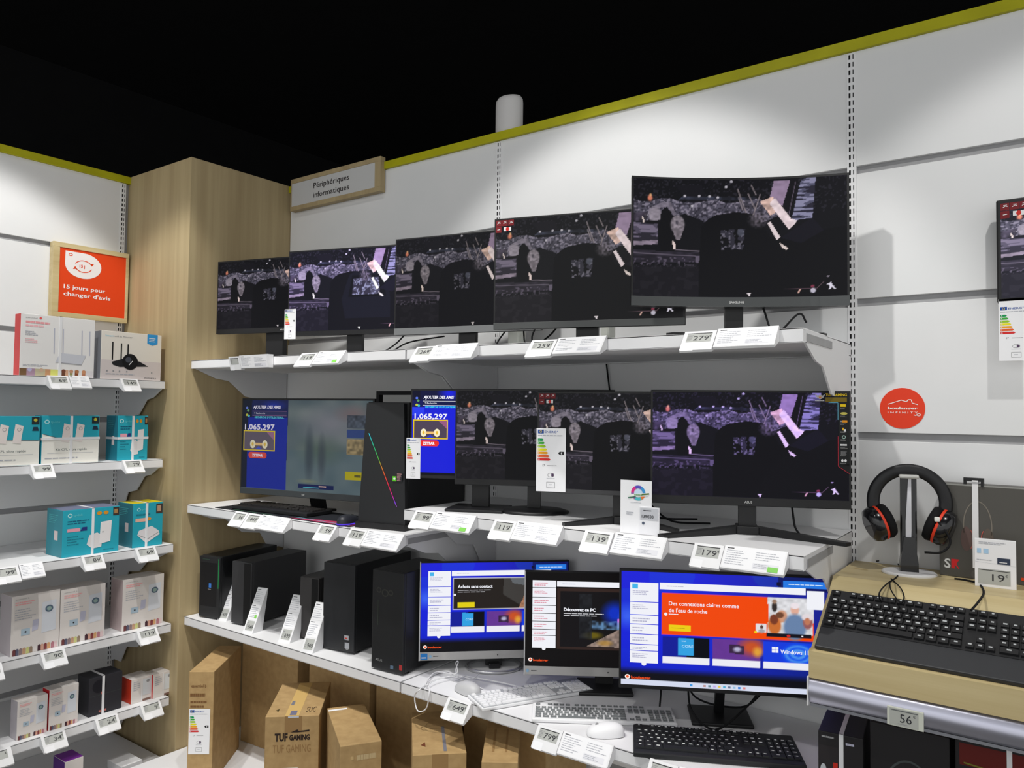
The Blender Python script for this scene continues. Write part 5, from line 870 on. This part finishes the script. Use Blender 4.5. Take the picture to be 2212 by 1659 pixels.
# black cables behind monitors
CB = 'black cables behind the monitors'
for lb, pts in (('black cable curling under the second monitor of the top shelf', [(-2.43, -.2, ZA+.10), (-2.42, -.19, ZA+.045), (-2.36, -.17, ZA+.02), (-2.22, -.2, ZA+.03), (-2.10, -.22, ZA+.06), (-1.95, -.18, ZA+.08)]),
    ('black cable dropping behind the 119 tag of the top shelf', [(-2.1, -.22, ZA+.11), (-2.14, -.26, ZA+.05), (-2.2, -.3, ZA+.003)]),
    ('black cable loop under the monitor above the 269 tag', [(-1.62, -.2, ZA+.10), (-1.64, -.25, ZA+.03), (-1.58, -.3, ZA+.003), (-1.5, -.28, ZA+.003), (-1.54, -.22, ZA+.05), (-1.56, -.2, ZA+.11)]),
    ('black cable loop between the 269 and 259 tags', [(-1.42, -.3, ZA+.10), (-1.43, -.33, ZA+.04), (-1.40, -.35, ZA+.01), (-1.36, -.33, ZA+.04), (-1.34, -.3, ZA+.08)]),
    ('black cable bent in a V behind the curved monitor stand', [(-0.70, -.2, ZA+.10), (-0.66, -.22, ZA+.02), (-0.60, -.2, ZA+.075), (-0.58, -.19, ZA+.05)]),
    ('black cable hanging against the wall under the top shelf', [(-1.325, -.008, ZA-.03), (-1.31, -.012, ZA-.12), (-1.30, -.012, ZA-.2), (-1.31, -.008, ZA-.30)]),
    ('black cable sagging behind the monitor with the large energy label', [(-1.13, -.25, ZB2+.09), (-1.10, -.22, ZB2+.03), (-1.02, -.2, ZB2+.01), (-.92, -.15, ZB2+.01)]),
    ('second black cable sagging behind the monitor with the large energy label', [(-1.06, -.25, ZB2+.09), (-1.02, -.24, ZB2+.04), (-.95, -.26, ZB2+.012), (-.86, -.2, ZB2+.008)]),
    ('black cable under the monitor with the sticker strip', [(-.62, -.2, ZB2+.09), (-.60, -.24, ZB2+.03), (-.58, -.27, ZB2+.005), (-.66, -.26, ZB2+.004), (-.70, -.2, ZB2+.006)]),
    ('black cable behind the largest all-in-one', [(-.93, -.2, ZC+.12), (-.90, -.24, ZC+.04), (-.82, -.26, ZC+.01), (-.76, -.18, ZC+.06), (-.72, -.14, ZC+.12)]),
    ('black cable crossing behind the stand of the largest all-in-one', [(-.98, -.12, ZC+.13), (-.92, -.16, ZC+.05), (-.80, -.10, ZC+.03), (-.74, -.06, ZC+.08)]),
    ('black cable hanging straight down left of the largest all-in-one stand', [(-1.02, -.2, ZC+.12), (-1.018, -.2, ZC+.06), (-1.02, -.205, ZC+.004)]),
    ('black cable drooping from the 99 tag of the middle shelf', [(-1.62, -.46, ZB2-.038), (-1.61, -.47, ZB2-.06), (-1.57, -.47, ZB2-.05), (-1.55, -.44, ZB2-.036)])):
    mb = MB(); mb.tube(catmull(pts, 8), 0.003, BLACK, 'matt_paint'); tag(mb.build('cable'), lb, 'cable', CB)
for lb, U, V, s in (('white power adapter on the top shelf behind the 259 tag', 1315, 714, (0.035, 0.05, 0.045)), ('white power adapter beside the stand above the 269 tag', 1118, 728, (0.05, 0.05, 0.04)), ('white power adapter left of the stand above the 269 tag', 1010, 733, (0.03, 0.05, 0.045))):
    p = Yp(U, V, -0.12); mb = MB(); mb.box(p.x-s[0]/2, -0.15, ZA+0.001, p.x+s[0]/2, -0.15+s[1], ZA+0.05+s[2], rgb(225, 228, 220), 'painted_plastic', 0.006); tag(mb.build('power_adapter'), lb, 'power adapter', 'white adapters on the top shelf')
# promotion card standing on the middle shelf
a = Yp(1340, 1145, -0.49); b = Yp(1420, 1145, -0.49); tz = Yp(1340, 1036, -0.49).z; w = b.x-a.x; h = tz-ZB2
t = thing('promotion_card', 'upright white promotion card with a coloured circle on the middle shelf', 'sign', (a.x, -0.49, ZB2), math.radians(8)); mb = MB(); mb.box(0, 0, 0.001, w*.80, 0.0015, h, PAPER, 'print'); F = Fr((0, 0, 0), (1, 0, 0), (0, 0, 1))
cx, cy = w*.46, h*.77
for k, c in enumerate(((60, 150, 215), (90, 80, 190), (220, 50, 140), (150, 90, 170), (80, 190, 200), (230, 120, 50))): mb.ring(F, cx, cy, w*.11, w*.11, w*.075, rgb(*c), 2, n=6, a0=k*PI/3, a1=(k+1)*PI/3)
mb.disc(F, cx, cy, w*.10, w*.10, rgb(200, 225, 245), 2); mb.poly(F, [(w*.22, h*.74), (w*.72, h*.78), (w*.72, h*.72), (w*.22, h*.68)], rgb(235, 240, 235), 3); mb.line(F, [(w*.20, h*.672), (w*.40, h*.70)], h*.02, rgb(60, 110, 90), 4); mb.line(F, [(w*.55, h*.742), (w*.74, h*.765)], h*.028, rgb(90, 120, 60), 4); mb.greek(F, w*.36, h*.75, w*.22, h*.035, 1, rgb(130, 170, 130), 4, fill=.7)
mb.greek(F, w*.26, h*.60, w*.3, h*.02, 1, LINE, 3); mb.greek(F, w*.16, h*.42, w*.2, h*.07, 2, LINE, 3); mb.build('card', t)
mb = MB(); mb.box(w*.5, -0.002, 0.001, w, 0, h*.52, rgb(236, 236, 240), 'print'); F = Fr((w*.5, -0.002, 0), (1, 0, 0), (0, 0, 1)); mb.rect(F, w*.02, h*.28, w*.48, h*.50, rgb(196, 198, 204), 2); mb.greek(F, w*.1, h*.47, w*.22, h*.03, 1, INK, 3); mb.text(F, '139€00', w*.06, h*.32, h*.055, INK, 3, width=w*.30, bold=.02); mb.disc(F, w*.1, h*.22, w*.035, w*.035, rgb(80, 90, 110), 3); mb.build('price_card', t)
# ------------------------------------------------------------------ brown cartons on the base shelf
def carton(label, A, B, D, zt, art=None, side=None, top=None):
    """A, B front top corners, D a back top corner, all as seen; zt the height of the top"""
    pa, pb, pd = Zp(*A, zt), Zp(*B, zt), Zp(*D, zt); v = pb-pa; yaw = math.atan2(v.y, v.x); w = v.length; d = abs((pd-pa).dot(Vector((-v.y, v.x, 0)).normalized()))
    c = (pa+pb)/2; d = 0.335
    return local_box('cardboard_box', label, 'box', c.x, c.y, ZBASE+0.0005, yaw, w, d, zt-ZBASE, WHITE, 'brown cartons on the base shelf', art=art, side=side, top=top, mat='cardboard', r=0.002)
BR = rgb(120, 85, 50); TB = rgb(150, 118, 76)
def c1(mb, F, w, h): mb.text(F, 'essentiel b', w*.10, h*.86, h*.028, BR, 2, width=w*.6, bold=.02); mb.greek(F, w*.06, h*.81, w*.65, h*.035, 1, BR, 2, fill=.8); mb.greek(F, w*.08, h*.75, w*.7, h*.08, 2, BR, 2); G = Fr(F.p(w*.04, h*.27, 2), F.x, F.y); energy_label(G, mb, w*.84, h*.40)
def c2(mb, F, w, h): mb.rect(F, w*.36, h*.86, w*.68, h*.999, TB, 1); mb.rect(F, w*.42, h*.985, w*.62, h*.999, rgb(200, 205, 215), 2); mb.text(F, 'TUF', w*.18, h*.79, h*.065, rgb(45, 32, 26), 2, width=w*.24, bold=.05); mb.text(F, 'GAMING', w*.45, h*.795, h*.045, rgb(45, 32, 26), 2, width=w*.38, bold=.05); mb.poly(F, [(w*.47, h*.86), (w*.60, h*.885), (w*.62, h*.87), (w*.82, h*.88), (w*.82, h*.865), (w*.6, h*.858)], rgb(45, 32, 26), 2); mb.text(F, 'TUF GAMING', w*.15, h*.69, h*.07, rgb(150, 116, 74), 2, width=w*.7); mb.rect(F, w*.2, h*.47, w*.62, h*.56, PAPER, 2); mb.greek(F, w*.24, h*.55, w*.34, h*.05, 2, INK, 3)
def c2t(mb, T, w, d): mb.rect(T, w*.36, 0.001, w*.62, d*.98, rgb(206, 172, 108), 1); mb.rect(T, w*.44, d*.02, w*.56, d*.14, rgb(110, 110, 135), 2); mb.rect(T, w*.38, d*.3, w*.44, d*.42, rgb(120, 120, 130), 2); mb.text(T, 'SUC', w*.72, d*.1, d*.14, rgb(60, 45, 35), 2, width=w*.18); mb.poly(T, [(w*.14, d*.16), (w*.2, d*.2), (w*.2, d*.12)], rgb(70, 60, 30), 2)
def c3(mb, F, w, h): mb.rect(F, w*.25, h*.88, w*.32, h*.91, rgb(200, 170, 120), 2); mb.greek(F, w*.40, h*.915, w*.5, h*.045, 1, rgb(196, 174, 132), 2, fill=.9)
def c3t(mb, T, w, d): mb.rect(T, 0.001, d*.9, w*.5, d*.94, PAPER, 1)
def c4(mb, F, w, h): mb.rect(F, w*.36, h*.9, w*.66, h*.999, TB, 1); mb.text(F, 'TUF', w*.22, h*.80, h*.07, rgb(55, 40, 30), 2, width=w*.24, bold=.05); mb.text(F, 'GAMING', w*.48, h*.81, h*.045, rgb(55, 40, 30), 2, width=w*.36, bold=.05)
def c4t(mb, T, w, d): mb.rect(T, w*.58, d*.05, w*.64, d*.6, rgb(120, 120, 130), 2); mb.poly(T, [(w*.16, d*.2), (w*.24, d*.26), (w*.25, d*.16)], rgb(110, 60, 40), 2)
def c5(mb, F, w, h): mb.rect(F, 0.001, h*.55, w-.001, h*.93, rgb(56, 46, 44), 1)
def c5t(mb, T, w, d): mb.rect(T, w*.25, d*.2, w*.32, d*.7, TB, 1); mb.rect(T, w*.62, d*.2, w*.68, d*.7, TB, 1)
def c1s(mb, S, d, h): pass
carton('leftmost brown carton beside the wood column, with an energy label on its front', (409, 1451), (463, 1451), (470, 1413), CZ-1.055, c1)
carton('brown carton with a taped top and black gaming print', (573, 1549), (690, 1545), (592, 1478), CZ-1.09, c2, top=c2t)
carton('plain brown carton with a bare lit top, third from the column', (735, 1613), (825, 1600), (720, 1525), CZ-1.09, c3, top=c3t)
carton('brown carton with black print under the shelf below the 649 tag', (891, 1632), (1008, 1626), (888, 1588), CZ-1.06, c4, top=c4t)
carton('brown carton with a dark band, rightmost on the base shelf', (1040, 1646), (1119, 1648), (1041, 1608), CZ-1.04, c5, top=c5t)
for x, y, w, h, yw, lb in ((-2.84, -0.30, 0.36, 0.46, 4, 'large carton in the shade behind the carton with the energy label'), (-2.40, -0.29, 0.38, 0.50, -2, 'large carton in the shade behind the black gaming print carton'), (-1.98, -0.29, 0.38, 0.44, 3, 'large carton in the shade behind the plain lit carton'), (-1.56, -0.29, 0.36, 0.49, -2, 'large carton in the shade behind the carton under the 649 tag')):
    local_box('cardboard_box', lb, 'box', x, y, ZBASE+0.0005, math.radians(yw), w, 0.25, h, WHITE, 'brown cartons on the base shelf', mat='cardboard', r=0.002)
# ------------------------------------------------------------------ counter on the right
CXL = X2+0.004; CXR = 0.83
t = thing('display_counter', 'pale wood display counter with a sloping front and a silver price rail', 'counter', (0, 0, 0))
mb = MB(); pr = [(-0.003, CZ-0.425), (-0.262, CZ-0.425), (-0.498, CZ-0.566), (-0.498, CZ-0.558), (-0.511, CZ-0.562), (-0.511, CZ-0.625), (-0.49, CZ-0.625), (-0.25, CZ-0.47), (-0.003, CZ-0.46)]
mb.prism([(a, b) for a, b in pr][::-1], CXL, CXR, 'x', WHITE, 'oak_counter'); mb.build('wooden_top', t)
mb = MB(); pr = [(-0.49, CZ-0.627)]+[(-0.505-0.012*math.sin(PI*k/8), CZ-0.627-0.058*k/8) for k in range(9)]+[(-0.49, CZ-0.689)]
mb.prism(pr[::-1], CXL, CXR, 'x', rgb(190, 190, 205), 'brushed_metal', True); mb.box(CXL-0.003, -0.518, CZ-0.69, CXL+0.0005, -0.46, CZ-0.622, rgb(220, 220, 222), 'painted_plastic', 0.001); mb.box(CXL, -0.50, CZ-0.695, CXR, -0.47, CZ-0.688, rgb(170, 172, 180), 'brushed_metal'); mb.build('price_rail', t)
mb = MB(); F = Fr((Yp(1848, 1275, -0.2).x, -0.2, CZ-0.425), (1, 0, 0), (0, 1, 0)); mb.disc(F, 0, 0.07, 0.018, 0.006, rgb(190, 165, 110), 1); mb.build('cable_slot', t)
ph = math.atan2(0.141, 0.236)
n_ = Vector((0, -math.sin(ph), math.cos(ph))); o_ = Vector((-0.482, -0.4965, CZ-0.5648))+n_*0.001
keyboard('large black keyboard with a wrist rest on the sloping counter front', o_.x, o_.y, o_.z, 0, 0.452, 0.20, rgb(50, 51, 54), rgb(28, 28, 30), 0.017, 0.062, pitch=ph, kh=0.007, legend=rgb(185, 188, 190), gap=0.14, tray=rgb(30, 30, 32))
def rail_tag(label, U0, U1, V, txt):
    a, b = Yp(U0, V, -0.522), Yp(U1, V, -0.522); w = b.x-a.x; h = 0.041; t = thing('price_tag', label, 'price tag', (a.x, -0.5215, CZ-0.648), 0, None); mb = MB(); mb.box(0, 0, -h, w, 0.005, 0, rgb(205, 208, 196), 'painted_plastic', 0.0008); mb.build('holder', t)
    F = Fr((0, 0, -h), (1, 0, 0), (0, 0, 1)); mb = MB(); mb.rect(F, w*.07, h*.06, w*.86, h*.94, rgb(176, 178, 172), 1); mb.line(F, [(w*.1, h*.86), (w*.84, h*.86)], h*.05, rgb(100, 104, 104), 2); mb.text(F, txt, w*.36, h*.26, h*.46, INK, 2, width=w*.32); mb.text(F, '€', w*.72, h*.62, h*.14, INK, 2); mb.greek(F, w*.3, h*.2, w*.3, h*.07, 1, GREY, 2); mb.build('display', t); return t
rail_tag('price tag reading 56 on the silver counter rail', 1916, 1995, 1540, '56')
# headset on its stand
hx, hy = -0.335, -0.115; zc = CZ-0.425
t = thing('headphone_stand', 'black and white headphone stand on a white foot, on the wood counter', 'stand', (hx, hy, zc), math.radians(14))
mb = MB(); mb.lathe((0, 0, 0), [(0.066, 0), (0.068, 0.004), (0.064, 0.008)], WHITE, 'painted_plastic', 40, None, 1, .8); mb.build('foot', t)
mb = MB(); mb.box(-0.020, 0.0, 0.007, 0.020, 0.022, 0.262, BLACK, 'gloss_plastic', 0.004); mb.prism([(-0.022, 0.008), (0.022, 0.008), (0.022, 0.03), (0.012, 0.10), (-0.012, 0.10), (-0.022, 0.03)][::-1], -0.012, 0.024, 'y', BLACK, 'gloss_plastic'); mb.build('post', t)
mb = MB(); mb.prism([(-0.008, 0.05), (0.003, 0.045), (0.006, 0.12), (0.006, 0.262), (-0.001, 0.262), (-0.008, 0.14)][::-1], -0.006, 0.001, 'y', rgb(215, 215, 222), 'painted_plastic'); mb.build('white_inlay', t)
mb = MB(); mb.box(-0.024, -0.022, 0.258, 0.024, 0.035, 0.268, rgb(190, 190, 186), 'painted_plastic', 0.004); mb.build('cradle', t)
t = thing('headset', 'black over-ear headset with red rings hanging on the stand', 'headphones', (hx, hy+0.005, zc+0.274), math.radians(14))
mb = MB(); arc = [(0.088*math.sin(a), 0, -0.082+0.088*math.cos(a)) for a in [(-1.92+3.84*k/36) for k in range(37)]]
mb.tube(arc, 0.008, rgb(24, 24, 27), 'dark_plastic', 10, flat=0.017); mb.build('headband', t)
for s in (-1, 1):
    mb = MB(); M = Matrix.Rotation(s*math.radians(22), 4, 'Y') @ Matrix.Rotation(s*math.radians(-18), 4, 'Z') @ Matrix.Rotation(-s*PI/2, 4, 'Y')
    C0 = Vector((s*0.075, -0.002, -0.142))
    mb.lathe(C0, [(0.030, -0.030), (0.044, -0.024), (0.049, -0.010), (0.048, 0.0)], rgb(22, 22, 25), 'gloss_plastic', 32, M, 1.0, 0.9)
    cup = mb.build('ear_cup', t)
    mb = MB(); mb.lathe(C0, [(0.0478, 0.0), (0.0485, 0.002), (0.0485, 0.005), (0.047, 0.007)], rgb(225, 60, 30), 'painted_plastic', 32, M, 1.0, 0.9); mb.build('red_ring', cup)
    mb = MB(); mb.lathe(C0, [(0.040, 0.007), (0.047, 0.010), (0.049, 0.020), (0.044, 0.030), (0.030, 0.033), (0.026, 0.024)], rgb(18, 18, 20), 'matt_paint', 32, M, 1.0, 0.9); mb.build('ear_pad', cup)
    mb = MB(); mb.tube([(s*0.083, 0, -0.112), (s*0.089, 0, -0.092), (s*0.088, 0, -0.07)], 0.006, rgb(200, 200, 196) if s < 0 else BLACK, 'painted_plastic', 8, flat=0.010); mb.build('slider', t)
mb = MB(); mb.box(0.055, -0.045, -0.125, 0.068, -0.036, -0.112, rgb(235, 235, 230), 'gloss_plastic', 0.003); mb.tube(catmull([(0.062, -0.04, -0.12), (0.09, -0.05, -0.17), (0.07, -0.06, -0.20), (0.03, -0.055, -0.205)], 8), 0.003, BLACK, 'matt_paint'); mb.build('microphone', t)
CC = 'thin black cables on the wood counter'
zz = zc+0.002
mb = MB(); mb.tube(catmull([Zp(1893, 1212, zz+.004), Zp(1925, 1210, zz+.004), Zp(1945, 1225, zz), Zp(1938, 1245, zz), Zp(1915, 1262, zz), Zp(1900, 1280, zz), Zp(1903, 1297, zz-.02), Zp(1925, 1302, zz-.02)], 10), 0.0018, BLACK, 'matt_paint'); tag(mb.build('cable'), 'thin black headset cable curling towards the counter keyboard', 'cable', CC)
mb = MB(); mb.tube(catmull([Zp(1925, 1250, zz), Zp(1945, 1270, zz), Zp(1953, 1290, zz-.006), Zp(1945, 1302, zz-.02), Zp(1925, 1275, zz), Zp(1922, 1258, zz)], 10), 0.0016, BLACK, 'matt_paint'); tag(mb.build('cable'), 'small loop of black headset cable on the counter', 'cable', CC)
mb = MB(); mb.tube(catmull([Zp(2062, 1250, zz), Zp(2090, 1254, zz), Zp(2115, 1262, zz), Zp(2125, 1280, zz), Zp(2112, 1302, zz-.004), Zp(2098, 1318, zz-.012)], 10), 0.0026, BLACK, 'matt_paint'); tag(mb.build('cable'), 'thicker black cable leading to the back of the counter keyboard', 'cable', CC)
# grey headset box and its bracket
a, b = Zp(2024, 1244, zc), Zp(2100, 1262, zc); ztop = Yp(2055, 1046, -0.10).z
t = thing('headphone_box', 'dark grey headset box with white and red letters behind the 19 tag', 'box', (-0.268, -0.072, zc), math.radians(-4)); w, h = 0.235, ztop-zc
mb = MB(); mb.box(0, 0, 0, w, 0.06, h, rgb(84, 82, 78), 'print', 0.002); F = Fr((0, 0, 0), (1, 0, 0), (0, 0, 1)); mb.line(F, [(0.002, h-.002), (w-.002, h-.002)], 0.004, rgb(150, 150, 146), 1)
mb.text(F, 'S', w*.05, h*.09, h*.10, rgb(225, 225, 225), 2, bold=.02); mb.poly(F, [(w*.12, h*.09), (w*.155, h*.09), (w*.155, h*.13), (w*.19, h*.09), (w*.20, h*.09), (w*.17, h*.14), (w*.20, h*.19), (w*.12, h*.19)], rgb(215, 35, 40), 2)
mb.ring(F, w*.38, h*.56, w*.13, h*.26, w*.012, rgb(125, 118, 108), 2, a0=-.3, a1=PI+.3); mb.disc(F, w*.27, h*.42, w*.055, h*.13, rgb(98, 78, 74), 2); mb.disc(F, w*.48, h*.42, w*.055, h*.13, rgb(98, 88, 80), 2); mb.ring(F, w*.30, h*.42, w*.03, h*.10, w*.01, rgb(170, 90, 80), 3, a0=-1.2, a1=1.2); mb.ring(F, w*.45, h*.42, w*.03, h*.10, w*.01, rgb(190, 90, 80), 3, a0=PI-1.2, a1=PI+1.2)
mb.rect(F, w*.78, h*.05, w*.9, h*.08, ORANGE, 3); mb.build('carton', t)
mb = MB(); mb.box(0.078, -0.004, 0.03, 0.092, -0.0006, h+0.012, WHITE); mb.box(0.078, -0.004, h+0.002, 0.092, 0.064, h+0.008, WHITE); mb.build('security_strap', t)
mb = MB(); mb.box(0.058, 0.0, h+0.009, 0.104, 0.012, h+0.018, BLACK); mb.box(0.058, 0.0, h+0.0, 0.064, 0.012, h+0.012, BLACK); mb.box(0.098, -0.004, h-0.004, 0.104, 0.012, h+0.012, BLACK); mb.build('hanger', t)
a, b = Yp(2106, 1262, -0.165), Yp(2196, 1270, -0.165); w = b.x-a.x; h = Yp(2112, 1163, -0.165).z-zc
t = thing('price_tag', 'upright price tag reading 19 standing on the wood counter', 'price tag', (a.x, -0.165, zc), math.radians(3)); mb = MB(); mb.box(0, 0, 0, w, 0.012, h, PAPER, 'print', 0.001); F = Fr((0, 0, 0), (1, 0, 0), (0, 0, 1)); mb.greek(F, w*.1, h*.95, w*.7, h*.06, 2, LINE, 2)
mb.rect(F, w*.06, h*.70, w*.16, h*.80, rgb(170, 205, 235), 2); mb.rect(F, w*.22, h*.70, w*.34, h*.80, rgb(170, 205, 235), 2); mb.rect(F, w*.55, h*.50, w*.86, h*.63, rgb(50, 60, 80), 2); mb.greek(F, w*.6, h*.56, w*.2, h*.04, 1, WHITE, 3); mb.greek(F, w*.05, h*.58, w*.4, h*.03, 1, LINE, 2); mb.line(F, [(0.001, h*.52), (w-.001, h*.48)], h*.004, LINE, 2); mb.build('card', t)
mb = MB(); mb.rect(F, w*.08, h*.07, w*.86, h*.38, LCD, 2); mb.line(F, [(w*.1, h*.36), (w*.84, h*.35)], h*.012, DARK, 3); mb.text(F, '19', w*.42, h*.14, h*.15, INK, 3, width=w*.30); mb.text(F, '€', w*.74, h*.24, h*.05, INK, 3); mb.build('display', t)
# boxed headsets under the counter
t = thing('lower_display_shelf', 'dark shelf under the wood counter carrying boxed headsets', 'shelf', (0, 0, 0)); mb = MB(); mb.box(CXL, -0.50, CZ-1.03, CXR, -0.004, CZ-1.0, rgb(70, 72, 74), 'painted_plastic', 0.001); mb.build('board', t)
mb = MB(); mb.box(CXL, -0.50, CZ-1.08, CXR, -0.49, CZ-1.03, rgb(90, 92, 94)); mb.build('front_lip', t)
def hs_box(label, x, y, w, d, h, yaw, k):
    def art(mb, F, w, h):
        if k == 0:
            mb.rect(F, w*.0+.001, h*.18, w*.46, h*.86, rgb(42, 38, 40), 1); mb.greek(F, w*.08, h*.97, w*.3, h*.04, 1, GREY, 2); mb.greek(F, w*.62, h*.94, w*.2, h*.05, 1, rgb(190, 190, 210), 2); mb.disc(F, w*.12, h*.60, w*.07, h*.07, rgb(190, 195, 200), 2); mb.rect(F, w*.34, h*.55, w*.44, h*.70, rgb(205, 45, 30), 2); mb.disc(F, w*.80, h*.56, w*.09, h*.08, rgb(205, 210, 220), 2); mb.line(F, [(w*.02, h*.36), (w*.9, h*.30)], h*.006, GREY, 2)
        elif k == 1: mb.ring(F, w*.5, h*.42, w*.30, h*.30, w*.03, rgb(70, 76, 76), 2, a0=.2, a1=PI-.2); mb.poly(F, [(w*.2, h*.1), (w*.55, h*.4), (w*.9, h*.45), (w*.8, h*.2)], rgb(52, 58, 60), 2); mb.poly(F, [(w*.1, .001), (w*.4, .001), (w*.2, h*.12), (w*.1, h*.14)], rgb(214, 226, 220), 3)
        else: mb.rect(F, w*.05, h*.78, w*.95, h*.95, rgb(96, 22, 16), 1); mb.line(F, [(w*.1, h*.80), (w*.7, h*.77)], h*.012, rgb(120, 120, 40), 2); mb.ring(F, w*.1, h*.36, w*.2, h*.36, w*.09, rgb(214, 222, 222), 2, a0=-.3, a1=1.3); mb.disc(F, w*.7, h*.2, w*.2, h*.12, rgb(44, 52, 52), 2); mb.greek(F, w*.3, h*.4, w*.5, h*.2, 4, rgb(60, 40, 40), 2)
    t = local_box('headphone_box', label, 'box', x, y, CZ-1.0+.0005, math.radians(yaw), w, d, h, rgb(34, 32, 34), 'boxed headsets under the counter', art=art, strap=[('v', {0: .52, 1: 2, 2: .62}[k])] if k != 1 else None, r=0.002)
hs_box('dark headset box with a white strap and a red mark, under the counter', -0.438, -0.445, 0.10, 0.20, 0.232, 6, 0)
hs_box('dark headset box picturing a grey headset, in the middle under the counter', -0.294, -0.42, 0.165, 0.24, 0.272, 2, 1)
hs_box('dark headset box with a dark red band and a white strap under the counter', -0.118, -0.42, 0.165, 0.24, 0.285, 1, 2)
